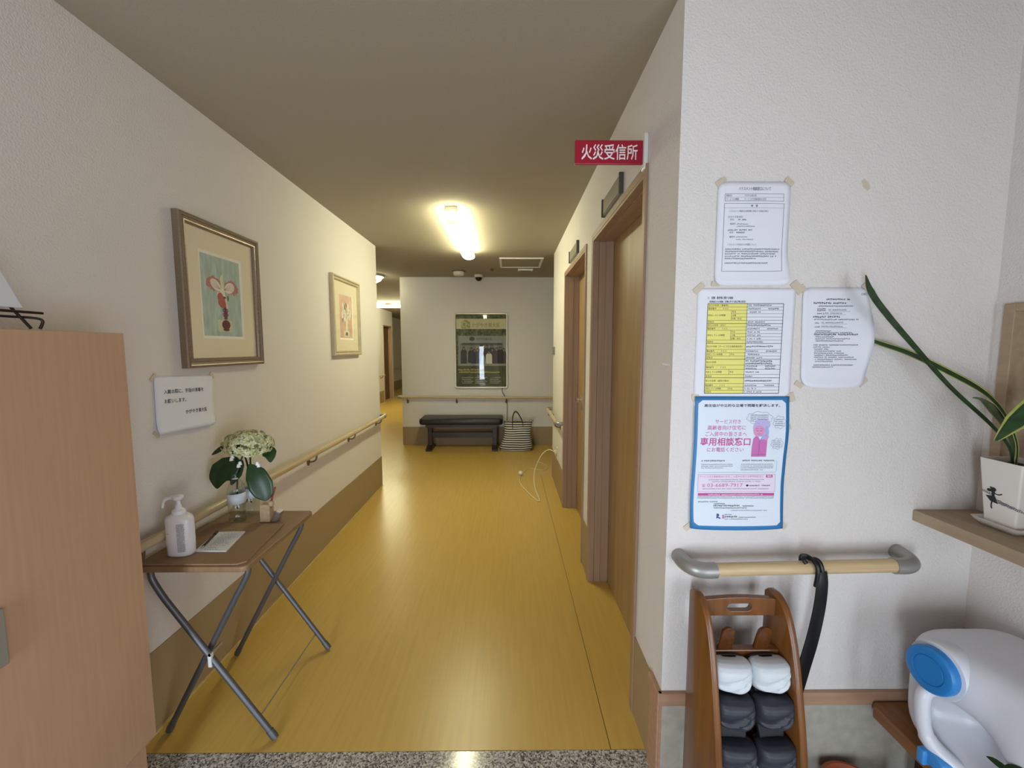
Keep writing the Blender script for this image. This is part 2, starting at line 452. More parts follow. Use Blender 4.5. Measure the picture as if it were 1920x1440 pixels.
for x in (-1.09, -0.59, 0.83, 1.33): gd.box(x, x+0.04, -1.45, -1.40, GZ, 1.46)
for x in (-1.09, 0.83): gd.box(x+0.04, x+0.50, -1.45, -1.40, 1.43, 1.46).box(x+0.04, x+0.50, -1.45, -1.40, GZ, -0.08)
structure(gd.build('door_3', 'alum_frame'), 'glazed sliding entrance door')
structure(box('wall_far', 'wallpaper', -1.53, 4.0, FAR, FAR+0.14, 0, CZ), 'end wall with the framed poster')
hw = MB().box(-3.39, -3.25, 6.5, 10.75, 0, CZ).box(-3.39, -3.25, 10.75, 11.5, 2.0, CZ).box(-3.9, -3.25, 11.5, 11.62, 0, CZ)
structure(hw.build('wall_hall', 'wallpaper'), 'wall of the far hall')
structure(MB().box(-3.9, -3.78, 11.62, 15.4, 0, CZ).box(-3.9, -1.5, 15.0, 15.2, 0, CZ).build('wall_hall_end', 'wallpaper'), 'last stretch of wall in the far hall')
structure(MB().box(-1.53, -1.41, FAR+0.14, 15.0, 0, CZ).build('wall_hall_right', 'wallpaper'), 'hidden side of the far hall')
structure(MB().box(-6.0, -3.25, 6.5, 6.62, 0, CZ).box(-6.0, -5.88, 4.13, 6.5, 0, CZ).box(-6.0, L-0.14, 3.99, 4.13, 0, CZ).box(3.88, 4.0, 4.45, FAR, 0, CZ).box(R+0.15, 4.0, 4.33, 4.45, 0, CZ).build('wall_cross', 'wallpaper'), 'walls of the crossing corridor')

# base boards (the tall vinyl dado), trims
structure(box('baseboard_left', 'dado_vinyl', L, L+0.005, 1.27, 4.13, 0, 0.305), 'brown vinyl dado on the left wall')
structure(box('trim_1', 'floor_weld', L+0.005, L+0.011, 1.326, 4.13, 0, 0.006), 'pale bead between dado and floor')
structure(MB().box(L-0.14, L, 4.13, 4.135, 0, 0.305).build('baseboard_corner', 'dado_vinyl'), 'dado at the left corner')
structure(MB().box(R-0.005, R, 1.285, 1.477, 0, 0.31).box(R-0.005, R, 2.41, 2.58, 0, 0.31).box(R-0.005, R, 3.55, 4.45, 0, 0.31).build('baseboard_right', 'dado_vinyl'), 'brown vinyl dado on the right wall')
structure(box('baseboard_far', 'dado_vinyl', -1.53, 4.0, FAR-0.005, FAR, 0, 0.267), 'brown vinyl dado on the end wall')
structure(MB().box(-1.535, -1.53, FAR, 6.04, 0, 0.267).build('baseboard_far_end', 'dado_vinyl'), 'dado round the end wall corner')
structure(MB().box(-3.25, -3.245, 6.5, 10.7, 0, 0.3).box(-3.78, -3.775, 11.62, 15.0, 0, 0.3).box(-3.775, -3.25, 11.495, 11.5, 0, 0.3).build('baseboard_hall', 'dado_vinyl'), 'dado of the far hall')
structure(box('baseboard_front', 'dado_grey', R, 1.435, F-0.004, F, GZ, 0.285), 'grey panel below the wooden trim')
structure(box('trim_2', 'trim_wood', R-0.012, S, F-0.014, F, 0.283, 0.325, bevel=0.002), 'wooden dado cap under the notices')
structure(MB().box(R-0.012, R, F-0.002, 1.285, GZ, 0.283).box(R-0.016, R, F-0.0135, 1.289, 0.283, 0.325).build('trim_3', 'trim_wood', bevel=0.002), 'wooden corner panel beside the step')
structure(box('trim_4', 'trim_wood', R-0.006, R+0.002, F-0.0045, F+0.01, GZ, 0.283), 'wooden corner bead')
structure(box('baseboard_side', 'dado_grey', S-0.004, S, -0.2, F-0.004, GZ, 0.285), 'grey panel on the side wall')

# ------------------------------------------------------------------ doors on the right
def door(n, y0, y1, label, lever):
    d = thing('door_%d' % n, (R, (y0+y1)/2, 0), label, None, kind='structure')
    # far and near linings in three stepped boards each, head lining the same way
    for (a, b, off) in ((R-0.008, R+0.028, 0.0), (R+0.028, R+0.066, 0.004), (R+0.066, R+0.112, 0.0)):
        box('door_lining', 'jamb_wood', a+0.0005, b-0.0005, y1-0.012-off, y1+0.004, 0, 2.02, d, bevel=0.001)
        box('door_lining', 'jamb_wood', a+0.0005, b-0.0005, y0-0.004, y0+0.012+off, 0, 2.02, d, bevel=0.001)
        box('door_lining', 'jamb_wood', a+0.0005, b-0.0005, y0+0.012, y1-0.012, 2.006-off, 2.024, d, bevel=0.001)
    # flat casing on the wall
    box('door_casing', 'jamb_wood', R-0.010, R-0.0002, y0-0.025, y0+0.002, 0, 2.045, d, bevel=0.002)
    box('door_casing', 'jamb_wood', R-0.010, R-0.0002, y1-0.002, y1+0.022, 0, 2.045, d, bevel=0.002)
    box('door_casing', 'jamb_wood', R-0.010, R-0.0002, y0+0.002, y1-0.002, 2.018, 2.045, d, bevel=0.002)
    leaf = box('door_leaf', 'door_wood', R+0.112, R+0.148, y0+0.012, y1-0.012, 0.004, 2.008, d, bevel=0.002)
    if lever:
        m = MB().lathe([(0.024, 0), (0.024, 0.010), (0.010, 0.012), (0.010, 0.045)], (0, 0, 0), 'x', 16)
        m.v = [(R+0.112-x, y+lever, z+0.985) for x, y, z in m.v]
        m.tube([(R+0.067, lever, 0.985), (R+0.065, lever-0.06, 0.985), (R+0.068, lever-0.11, 0.98)], 0.009, 10)
        m.build('door_handle', 'chrome', leaf, smooth=True)
        MB().box(R+0.108, R+0.112, lever-0.02, lever+0.02, 0.90, 1.03).build('lock_plate', 'steel', leaf, bevel=0.002)
    return d
door(1, 1.497, 2.38, 'near brown wooden door deep in its frame, right of the corridor', None)
door(2, 2.603, 3.525, 'second brown wooden door with chrome lever on the right', 3.36)
# a brown door far down the hall
d4 = thing('door_4', (-3.25, 11.1, 0), 'brown door far down the left hall', None, kind='structure')
box('door_leaf', 'hall_door', -3.37, -3.33, 10.78, 11.48, 0.005, 1.99, d4)
box('door_casing', 'jamb_wood', -3.33, -3.24, 10.75, 10.78, 0, 2.0, d4); box('door_casing', 'jamb_wood', -3.33, -3.24, 11.47, 11.5, 0, 2.0, d4)
box('door_casing', 'jamb_wood', -3.33, -3.24, 10.78, 11.47, 1.97, 2.0, d4)

# ------------------------------------------------------------------ reception hatch on the side wall, shelf, bench
wn = thing('window_1', (S, 0.7, 0.92), 'brown wood framed reception hatch above the shelf', None, kind='structure')
box('window_frame', 'shelf_laminate', S-0.012, S+0.14, 1.155, 1.182, 0.917, 1.535, wn, bevel=0.002)
box('window_frame', 'shelf_laminate', S-0.012, S+0.14, 0.24, 0.27, 0.917, 1.535, wn, bevel=0.002)
box('window_frame', 'shelf_laminate', S-0.012, S+0.14, 0.27, 1.155, 1.512, 1.535, wn, bevel=0.002)
box('hatch_panel', 'shelf_laminate', S+0.125, S+0.135, 0.27, 1.155, 0.917, 1.512, wn)
sh = box('shelf', 'shelf_laminate', 1.24, S+0.13, 0.2, F, 0.882, 0.916, bevel=0.002)
tag(sh, 'grey-brown laminate shelf below the reception hatch, under the plant pot', 'shelf')
bn = thing('bench', (1.29, 0.7, GZ), 'brown wooden bench in the corner under the water container', 'bench')
m = MB().prism([(1.135, 0.2), (1.425, 0.2), (1.425, 1.190), (1.150, 1.190), (1.135, 1.175)], lambda a, b, t: (a, b, t), 0.262, 0.300)
m.build('bench_top', 'bench_wood', bn, bevel=0.004)
for yy in (0.28, 1.06): box('leg', 'dark_wood', 1.20, 1.24, yy, yy+0.04, GZ, 0.262, bn); box('leg', 'dark_wood', 1.37, 1.41, yy, yy+0.04, GZ, 0.262, bn)

# ------------------------------------------------------------------ handrails
def bracket_geom(m, x, y, z, n, r=0.006):
    """J shaped bracket from the wall up to the underside of the rail; n points into the room"""
    n = Vector(n); c = Vector((x, y, z))
    pts = [c + n*0.004 + Vector((0, 0, -0.065)), c + n*0.03 + Vector((0, 0, -0.064)), c + n*0.052 + Vector((0, 0, -0.05)), c + n*0.06 + Vector((0, 0, -0.015))]
    m.tube(catmull(pts, 5), r, 8)
    t = n.cross(Vector((0, 0, 1)))
    k = c + Vector((0, 0, -0.065))
    ring = [[k + n*h + t*math.cos(a)*rr + Vector((0, 0, 1))*math.sin(a)*rr*1.5 for a in [2*PI*i/14 for i in range(14)]] for h, rr in ((0, 0.017), (0.006, 0.017), (0.010, 0.010))]
    m.loft(ring)
hl = thing('handrail', (L+0.06, 2.7, 0.74), 'long wooden handrail along the left wall behind the folding table', 'handrail')
MB().tube([(L+0.06, 1.175, 0.74), (L+0.06, 4.02, 0.727)], 0.0175, 16).build('rail', 'rail_wood', hl, smooth=True)
MB().tube(catmull([(L+0.06, 4.02, 0.727), (L+0.06, 4.08, 0.727), (L+0.045, 4.12, 0.727), (L+0.005, 4.128, 0.727)], 5), 0.018, 14).build('end_elbow', 'grey_metal', hl, smooth=True)
for y in (1.35, 1.98, 2.62, 3.29, 3.98):
    m = MB(); bracket_geom(m, L, y, 0.738, (1, 0, 0)); m.build('bracket', 'bracket_metal', hl, smooth=True)
hf = thing('handrail', (-0.4, FAR-0.06, 0.70), 'wooden handrail on the end wall below the framed poster', 'handrail')
MB().tube([(-1.53, FAR-0.06, 0.705), (1.6, FAR-0.06, 0.69)], 0.017, 14).build('rail', 'rail_wood_x', hf, smooth=True)
MB().tube(catmull([(-1.53, FAR-0.06, 0.705), (-1.57, FAR-0.055, 0.705), (-1.575, FAR-0.02, 0.705), (-1.56, FAR+0.05, 0.705), (-1.53, FAR+0.06, 0.705)], 5), 0.018, 14).build('end_elbow', 'grey_metal', hf, smooth=True)
for x in (-1.45, -0.745, -0.03, 0.7):
    m = MB(); bracket_geom(m, x, FAR, 0.70, (0, -1, 0)); m.build('bracket', 'bracket_metal', hf, smooth=True)
hr = thing('handrail', (R-0.06, 4.0, 0.74), 'short wooden handrail on the right wall beyond the second door', 'handrail')
MB().tube([(R-0.06, 3.60, 0.745), (R-0.06, 4.44, 0.74)], 0.0175, 14).build('rail', 'rail_wood', hr, smooth=True)
MB().tube(catmull([(R-0.06, 3.60, 0.745), (R-0.055, 3.57, 0.745), (R-0.03, 3.555, 0.745), (R-0.002, 3.555, 0.745)], 5), 0.018, 14).build('end_elbow', 'grey_metal', hr, smooth=True)
MB().tube(catmull([(R-0.06, 4.44, 0.74), (R-0.06, 4.49, 0.74), (R-0.02, 4.50, 0.74), (R+0.03, 4.49, 0.74), (R+0.04, 4.452, 0.74)], 5), 0.018, 14).build('end_elbow', 'grey_metal', hr, smooth=True)
for y in (3.75, 4.36):
    m = MB(); bracket_geom(m, R, y, 0.743, (-1, 0, 0)); m.build('bracket', 'bracket_metal', hr, smooth=True)
def hall_rail(name, x, y0, y1, label):
    t = thing(name, (x+0.06, (y0+y1)/2, 0.7), label, 'handrail')
    MB().tube([(x+0.06, y0, 0.71), (x+0.06, y1, 0.71)], 0.018, 10).build('rail', 'rail_wood', t, smooth=True)
    for y in (y0+0.15, y1-0.15):
        m = MB(); bracket_geom(m, x, y, 0.71, (1, 0, 0), 0.008); m.build('bracket', 'bracket_metal', t, smooth=True)
hall_rail('handrail', -3.25, 8.5, 10.6, 'pale handrail far down the hall, before the brown door')
hall_rail('handrail', -3.78, 12.6, 14.6, 'pale handrail far down the hall, past the brown door')
# front handrail under the notices: wood with grey elbows at both ends
h0 = thing('handrail', (0.86, F-0.075, 0.765), 'short wooden handrail with grey metal elbows below the blue bordered poster', 'handrail')
zr = 0.772; yr = F-0.075
MB().tube([(0.583, yr, zr-0.004), (1.135, yr, zr+0.007)], 0.019, 18).build('rail', 'rail_wood_x', h0, smooth=True)
for (xa, sgn) in ((0.60, -1), (1.12, 1)):
    zz = zr + (xa-0.86)*0.02
    pts = [(xa, yr, zz), (xa+sgn*0.035, yr, zz), (xa+sgn*0.062, yr+0.012, zz+0.002), (xa+sgn*0.075, yr+0.038, zz+0.004), (xa+sgn*0.077, F-0.001, zz+0.006)]
    m = MB().tube(catmull(pts, 5), 0.0225, 18); m.build('end_elbow', 'grey_metal', h0, smooth=True)

# ------------------------------------------------------------------ ceiling fittings
tl = thing('tube_light', (-0.404, 3.66, CZ), 'long glowing tube light on the corridor ceiling', 'ceiling light')
TX = -0.404
box('base', 'lamp_base', TX-0.034, TX+0.034, 3.02, 4.3, 2.352, CZ, tl, bevel=0.004)
rings = []
prof = [(2.96, 0.02), (2.965, 0.75), (2.985, 0.92), (3.03, 1.0), (4.27, 1.0), (4.32, 0.92), (4.345, 0.72), (4.355, 0.25)]
for y, k in prof:
    rings.append([(TX+math.cos(a)*0.062*k, y, 2.338+math.sin(a)*(0.030 if math.sin(a) < 0 else 0.013)*k) for a in [2*PI*i/24 for i in range(24)]])
MB().loft(rings).build('diffuser', 'lamp_glow', tl, smooth=True)
ss = MB(); ss.lathe([(0.001, -0.012), (0.03, -0.010), (0.050, -0.003), (0.054, 0.004)], (TX, 3.035, 2.308), 'z', 24)
ss.build('sensor_disc', 'sensor_plastic_lit', tl, smooth=True)
box('mount', 'lamp_base', TX-0.045, TX+0.045, 2.975, 3.019, 2.352, CZ, tl, bevel=0.006)
dl = thing('dome_light', (-1.86, 5.75, CZ), 'small glowing dome light above the crossing corridor', 'ceiling light')
MB().lathe([(0.15, 0), (0.15, 0.025)], (-1.86, 5.75, CZ-0.025), 'z', 24).build('base', 'lamp_base', dl)
MB().lathe([(0.01, -0.075), (0.06, -0.07), (0.105, -0.045), (0.135, 0.0)], (-1.86, 5.75, CZ-0.025), 'z', 24).build('diffuser', 'lamp_glow_dim', dl, smooth=True)
hl2 = thing('hall_tube_light', (-2.7, 9.35, CZ), 'bright tube light set crosswise in the far hall', 'ceiling light')
MB().box(-2.75, -2.62, 9.31, 9.41, 2.36, CZ).build('base', 'lamp_base', hl2)
MB().tube([(-3.2, 9.36, 2.335), (-2.1, 9.36, 2.335)], 0.032, 14).build('diffuser', 'hall_glow', hl2, smooth=True)
# one lamp in the crossing corridor that is hidden behind the right hand corner has no visible part and is left out
sd = thing('smoke_detector', (-0.645, 5.45, CZ), 'round cream smoke detector on the ceiling beside the dome camera', 'smoke detector')
MB().lathe([(0.085, 0), (0.085, 0.008), (0.078, 0.012)], (-0.645, 5.45, CZ-0.012), 'z', 24).build('base', 'grey_paint', sd, smooth=True)
MB().lathe([(0.055, -0.045), (0.068, -0.04), (0.075, 0.0)], (-0.645, 5.45, CZ-0.012), 'z', 24).build('cover', 'cream_plastic', sd, smooth=True)
sc_ = thing('dome_camera', (-0.405, 5.72, CZ), 'small security camera with a dark dome at the end wall', 'camera')
MB().lathe([(0.055, -0.035), (0.06, 0)], (-0.405, 5.72, CZ), 'z', 20).build('base', 'cream_plastic', sc_, smooth=True)
MB().lathe([(0.004, -0.085), (0.025, -0.08), (0.042, -0.062), (0.048, -0.035)], (-0.405, 5.72, CZ), 'z', 20).build('dome', 'camera_dome', sc_, smooth=True)
tag(MB().lathe([(0.008, -0.03), (0.022, -0.022), (0.022, -0.016), (0.012, -0.014), (0.03, -0.002), (0.03, 0)], (-0.21, 5.30, CZ), 'z', 16).build('sprinkler_head', 'bracket_metal', smooth=True), 'tiny dark sprinkler head between dome camera and hatch', 'sprinkler')
ah = thing('access_hatch', (0.15, 4.9, CZ), 'square access hatch in the ceiling right of the tube light', 'hatch')
m = MB()
for a in ((-0.10, 0.39, 4.635, 4.66), (-0.10, 0.39, 5.135, 5.16), (-0.10, -0.075, 4.66, 5.135), (0.365, 0.39, 4.66, 5.135)): m.box(a[0], a[1], a[2], a[3], CZ-0.012, CZ)
m.build('hatch_frame', 'white_plastic', ah)
box('hatch_panel', 'ceiling_paper', -0.075, 0.365, 4.66, 5.135, CZ-0.005, CZ-0.0005, ah)
cv = thing('ceiling_plate', (0.215, 5.3, CZ), 'small oblong white plate on the ceiling behind the hatch', 'ceiling plate')
box('plate', 'white_plastic', 0.12, 0.31, 5.26, 5.34, CZ-0.022, CZ, cv, bevel=0.004); box('slot', 'grey_paint', 0.15, 0.28, 5.28, 5.32, CZ-0.0235, CZ-0.0221, cv)

# ------------------------------------------------------------------ red sign, name plates, switch, outlet
sg = thing('fire_sign', (R, 1.495, 2.09), 'red projecting sign with white lettering above the near door', 'sign')
box('mount', 'white_plastic', R-0.016, R, 1.478, 1.512, 2.028, 2.150, sg, bevel=0.005)
pl = box('plate', 'sign_red', 0.232, R-0.016, 1.4905, 1.4995, 2.047, 2.128, sg, bevel=0.003)
fr = Fr((0.232, 1.4904, 2.047), (1, 0, 0), (0, 0, 1))
m = MB(); ftext(m, fr, '火災受信所', 0.022, 0.016, 0.049, 0.0008, width=0.196, weight=0.012); m.build('lettering', 'sign_white', pl)
def nameplate(y0, y1, z0, z1, label):
    t = thing('name_plate', (R, (y0+y1)/2, z0), label, 'name plate')
    box('plate_back', 'name_plate', R-0.012, R, y0, y1, z0, z1, t)
    box('plate_end', 'name_plate_edge', R-0.020, R, y0-0.012, y0, z0-0.003, z1+0.003, t, bevel=0.002)
    box('plate_end', 'name_plate_edge', R-0.020, R, y1, y1+0.012, z0-0.003, z1+0.003, t, bevel=0.002)
    box('plate_face', 'name_face', R-0.015, R-0.0122, y0+0.01, y1-0.01, z0+0.008, z1-0.008, t)
nameplate(1.80, 2.11, 2.062, 2.142, 'blank grey name plate above the near door')
nameplate(2.89, 3.23, 2.062, 2.142, 'blank grey name plate above the second door')
sw_ = thing('wall_switch', (R, 4.35, 1.38), 'small grey switch plate near the corner of the right wall', 'switch')
box('plate', 'name_plate', R-0.016, R, 4.29, 4.41, 1.335, 1.42, sw_, bevel=0.002); box('rocker', 'name_face', R-0.020, R-0.016, 4.32, 4.38, 1.355, 1.40, sw_, bevel=0.001)
ou = thing('outlet', (R, 4.0, 0.36), 'cream wall outlet low on the right wall with a plugged cord', 'outlet')
box('plate', 'cream_plastic', R-0.008, R, 3.95, 4.03, 0.31, 0.43, ou, bevel=0.002)
box('socket', 'grey_paint', R-0.0085, R-0.0079, 3.97, 4.01, 0.335, 0.36, ou)
hs = thing('hall_switch', (-3.78, 12.6, 1.3), 'tiny dark switch on the far hall wall', 'switch')
box('plate', 'grey_paint', -3.78, -3.765, 12.3, 12.5, 1.24, 1.36, hs); box('rocker', 'name_face', -3.765, -3.76, 12.35, 12.45, 1.27, 1.33, hs)
cd = thing('power_cord', (0.3, 4.1, 0), 'cream power cord looping from the outlet onto the floor', 'cord')
MB().tube(catmull([(R-0.03, 3.99, 0.385), (R-0.09, 4.0, 0.40), (0.33, 4.05, 0.33), (0.27, 4.1, 0.17), (0.262, 4.08, 0.06), (0.27, 3.95, 0.008), (0.285, 3.72, 0.006), (0.275, 3.66, 0.006), (0.24, 3.74, 0.006), (0.17, 3.95, 0.006), (0.12, 4.2, 0.006), (0.13, 4.42, 0.01)], 7), 0.0045, 8).build('cable', 'cord_cream', cd, smooth=True)
MB().box(R-0.03, R-0.009, 3.975, 4.005, 0.37, 0.40).build('wall_plug', 'cream_plastic', cd, bevel=0.003)
MB().lathe([(0.012, -0.03), (0.022, -0.02), (0.022, 0.02), (0.014, 0.03)], (0.135, 4.46, 0.024), 'y', 14).build('socket_end', 'white_plastic', cd, smooth=True)
tag(MB().tube(catmull([(0.36, 5.0, 0.004), (0.46, 4.8, 0.004), (0.40, 4.62, 0.004), (0.25, 4.7, 0.004), (0.16, 4.52, 0.004)], 6), 0.003, 6).build('thin_cord', 'cord_cream', smooth=True), 'thin pale cord lying on the floor behind the power cord', 'cord')
crk = MB()
for i in range(9):
    y = 1.225+i*0.0075
    crk.add([(R-0.0006, y, 1.356+random.uniform(-0.003, 0.003)), (R-0.0006, y+0.007, 1.356+random.uniform(-0.003, 0.003)), (R-0.0035, y+0.004, 1.360), (R-0.0006, y+0.003, 1.362)], [(0, 1, 2), (0, 2, 3), (1, 3, 2), (0, 3, 1)])
tag(crk.build('wallpaper_tear', 'white_plastic'), 'small torn crack in the wallpaper at the right corner', 'tear')

# ------------------------------------------------------------------ framed pictures on the left wall
def sweep_frame(fr, x0, y0, x1, y1, prof):
    """mitred frame: prof lists (inset, height)"""
    m = MB(); n = len(prof)
    for (i, h) in prof:
        m.v += [tuple(fr.p(a, b, h)) for a, b in ((x0+i, y0+i), (x1-i, y0+i), (x1-i, y1-i), (x0+i, y1-i))]
    for k in range(n-1):
        for j in range(4):
            a = k*4+j; b = k*4+(j+1) % 4
            m.f.append((a, b, b+4, a+4))
    return m
MOULD = [(0, 0.0), (0, 0.024), (0.003, 0.029), (0.010, 0.031), (0.015, 0.029), (0.018, 0.023), (0.022, 0.022), (0.027, 0.025), (0.033, 0.025), (0.038, 0.019), (0.040, 0.010), (0.040, 0.0)]
def picture(y0, y1, z0, z1, fmat, label, pr):
    fr = Fr((L, y0, z0), (0, 1, 0), (0, 0, 1)); W, H = y1-y0, z1-z0
    t = thing('framed_picture', (L, (y0+y1)/2, z0), label, 'picture', 'framed flower prints on the left wall')
    sweep_frame(fr, 0, 0, W, H, MOULD).build('frame', fmat, t)
    px0, px1, py0, py1 = pr[0]-y0, pr[1]-y0, pr[2]-z0, pr[3]-z0
    m = MB(); k = 0.012
    for a in ((0.038, 0.038, W-0.038, py0), (0.038, py1, W-0.038, H-0.038), (0.038, py0, px0, py1), (px1, py0, W-0.038, py1)): frect(m, fr, *a, w=k)
    mo = m.build('mat_board', 'mat_cream', t)
    m = MB(); b = 0.012
    q = [(px0, py0, k), (px1, py0, k), (px1, py1, k), (px0, py1, k), (px0+b, py0+b, k-0.004), (px1-b, py0+b, k-0.004), (px1-b, py1-b, k-0.004), (px0+b, py1-b, k-0.004)]
    m.add([fr.p(*c) for c in q], [(0, 1, 5, 4), (1, 2, 6, 5), (2, 3, 7, 6), (3, 0, 4, 7)]); m.build('mat_bevel', 'mat_bevel', t)
    m = MB(); frect(m, fr, 0.036, 0.036, W-0.036, H-0.036, 0.016); m.build('glass_pane', 'clear_pane', t)
    return t, Fr(fr.p(px0+b, py0+b, k-0.004), (0, 1, 0), (0, 0, 1)), px1-px0-2*b, py1-py0-2*b
p1, f1, w1, h1 = picture(1.645, 2.155, 1.327, 1.945, 'frame_pewter', 'pewter framed flower print on teal, the one nearer the entrance', (1.757, 2.032, 1.450, 1.822))
def sheet(fr, w, h, m, parent, name='print'):
    b = MB(); frect(b, fr, 0, 0, w, h); return b.build(name, m, parent)
# print one: iris like flower in a maroon stemmed vase on teal; coordinates as fractions of the print
pr = sheet(f1, w1, h1, 'print_teal', p1)
def P(fr, w, h, pts): return [(a*w, b*h) for a, b in pts]
def blob(m, fr, w, h, cx, cy, rx, ry, k, rot=0, n=22): fell(m, fr, cx*w, cy*h, rx*w, ry*w, k, n, rot)
m = MB(); fpoly(m, f1, P(f1, w1, h1, [(0.34, 0.06), (0.72, 0.06), (0.72, 0.21), (0.34, 0.21)]), 0.0002); m.build('painted_cube', 'stand_cream', pr)
m = MB(); fpoly(m, f1, P(f1, w1, h1, [(0.47, 0.93-0.14), (0.53, 0.70), (0.56, 0.60), (0.48, 0.60)]), 0.0003)
fpoly(m, f1, P(f1, w1, h1, [(0.46, 0.74), (0.52, 0.80), (0.545, 0.80), (0.53, 0.70), (0.54, 0.58), (0.49, 0.58)]), 0.0003); m.build('painted_petal', 'petal_ivory', pr)
m = MB()
blob(m, f1, w1, h1, 0.31, 0.655, 0.155, 0.105, 0.0003, -0.5); blob(m, f1, w1, h1, 0.73, 0.645, 0.165, 0.115, 0.0003, 0.4)
rg_ = random.Random(11)
for i in range(16):
    t = 2*PI*i/16
    blob(m, f1, w1, h1, 0.29+0.15*math.cos(t), 0.66+0.066*math.sin(t), rg_.uniform(0.015, 0.045), rg_.uniform(0.015, 0.04), 0.00035, t)
    blob(m, f1, w1, h1, 0.75+0.155*math.cos(t), 0.645+0.075*math.sin(t), rg_.uniform(0.015, 0.05), rg_.uniform(0.015, 0.04), 0.00035, t)
m.build('painted_petal_edge', 'petal_rose', pr)
m = MB()
blob(m, f1, w1, h1, 0.34, 0.645, 0.14, 0.085, 0.0006, -0.5); blob(m, f1, w1, h1, 0.70, 0.635, 0.14, 0.095, 0.0006, 0.4)
blob(m, f1, w1, h1, 0.50, 0.56, 0.07, 0.08, 0.0006)
fpoly(m, f1, P(f1, w1, h1, [(0.36, 0.55), (0.42, 0.56), (0.50, 0.45), (0.58, 0.36), (0.62, 0.36), (0.60, 0.50), (0.56, 0.55), (0.47, 0.50), (0.40, 0.45)]), 0.0005)
m.build('painted_petal', 'petal_white', pr)
m = MB()
for i in range(9):
    t = -1.0+2.0*i/8
    fline(m, f1, [(0.46*w1, 0.60*h1), ((0.33+0.02*t)*w1, (0.645+0.035*t)*h1), ((0.22+0.04*abs(t))*w1, (0.665+0.05*t)*h1)], 0.0006, 0.00095)
    fline(m, f1, [(0.54*w1, 0.60*h1), ((0.70-0.02*t)*w1, (0.635+0.035*t)*h1), ((0.84-0.04*abs(t))*w1, (0.645+0.055*t)*h1)], 0.0006, 0.00095)
m.build('painted_vein', 'petal_rose', pr)
m = MB()
for (a, b_, r) in ((0.44, 0.50, 0.07), (0.48, 0.46, 0.08), (0.43, 0.43, 0.05), (0.52, 0.42, 0.06), (0.47, 0.41, 0.055), (0.54, 0.385, 0.045)): blob(m, f1, w1, h1, a, b_, r, r*1.15, 0.0008)
m.build('painted_lip', 'petal_red', pr)
m = MB()
fpoly(m, f1, P(f1, w1, h1, [(0.52, 0.22), (0.59, 0.22), (0.60, 0.30), (0.575, 0.37), (0.53, 0.37), (0.515, 0.30)]), 0.001)
blob(m, f1, w1, h1, 0.555, 0.15, 0.11, 0.085, 0.001); blob(m, f1, w1, h1, 0.555, 0.085, 0.085, 0.022, 0.001); fpoly(m, f1, P(f1, w1, h1, [(0.54, 0.09), (0.57, 0.09), (0.57, 0.12), (0.54, 0.12)]), 0.001)
for s in (-1, 1):
    for yy in (0.335, 0.28):
        fline(m, f1, [((0.555+s*0.07*math.sin(PI*i/6))*w1, (yy-0.03+0.06*i/6)*h1) for i in range(7)], 0.0035, 0.001)
m.build('painted_vase', 'vase_maroon', pr)
m = MB(); blob(m, f1, w1, h1, 0.645, 0.50, 0.02, 0.055, 0.0011); m.build('painted_leaf', 'stem_green', pr)
p2, f2, w2, h2 = picture(3.04, 3.585, 1.350, 1.954, 'frame_cream', 'pale framed flower print on salmon, further along the left wall', (3.178, 3.452, 1.474, 1.834))
pr = sheet(f2, w2, h2, 'print_salmon', p2)
m = MB(); fpoly(m, f2, P(f2, w2, h2, [(0.32, 0.04), (0.72, 0.04), (0.72, 0.17), (0.32, 0.17)]), 0.0002)
fpoly(m, f2, P(f2, w2, h2, [(0.44, 0.16), (0.60, 0.16), (0.59, 0.30), (0.62, 0.40), (0.55, 0.47), (0.47, 0.40), (0.46, 0.30)]), 0.0004); m.build('painted_vase', 'petal_white', pr)
m = MB(); fpoly(m, f2, P(f2, w2, h2, [(0.40, 0.06), (0.62, 0.06), (0.60, 0.14), (0.44, 0.14)]), 0.0004)
for (a, b_, rx, ry, ro) in ((0.42, 0.70, 0.05, 0.12, 0.3), (0.55, 0.76, 0.12, 0.04, -0.8), (0.22, 0.44, 0.035, 0.11, -0.2), (0.68, 0.62, 0.03, 0.09, 0.1)): blob(m, f2, w2, h2, a, b_, rx, ry, 0.0005, ro)
m.build('painted_shadow', 'grey_paint', pr)
m = MB()
for (a, b_, rx, ry, ro) in ((0.27, 0.72, 0.06, 0.13, 0.1), (0.30, 0.60, 0.16, 0.06, 0.4), (0.20, 0.52, 0.07, 0.10, 0.2), (0.42, 0.56, 0.12, 0.06, -0.5), (0.40, 0.46, 0.09, 0.09, 0), (0.66, 0.74, 0.07, 0.13, -0.3), (0.74, 0.64, 0.13, 0.07, 0.4), (0.84, 0.58, 0.08, 0.12, 0), (0.63, 0.54, 0.07, 0.13, -0.2), (0.76, 0.50, 0.06, 0.09, 0.3)): blob(m, f2, w2, h2, a, b_, rx, ry, 0.0007, ro)
m.build('painted_petal', 'petal_white', pr)
m = MB(); rg_ = random.Random(5)
for i in range(26):
    x, y = rg_.choice(((0.30, 0.62), (0.74, 0.64), (0.42, 0.54), (0.63, 0.55))); q = rg_.uniform(0, 2*PI); l_ = rg_.uniform(0.04, 0.13)
    fline(m, f2, [(x*w2, y*h2), ((x+l_*0.5*math.cos(q)+0.02)*w2, (y+l_*0.5*math.sin(q))*h2), ((x+l_*math.cos(q))*w2, (y+l_*math.sin(q))*h2)], 0.0014, 0.001)
m.build('painted_vein', 'grey_paint', pr)

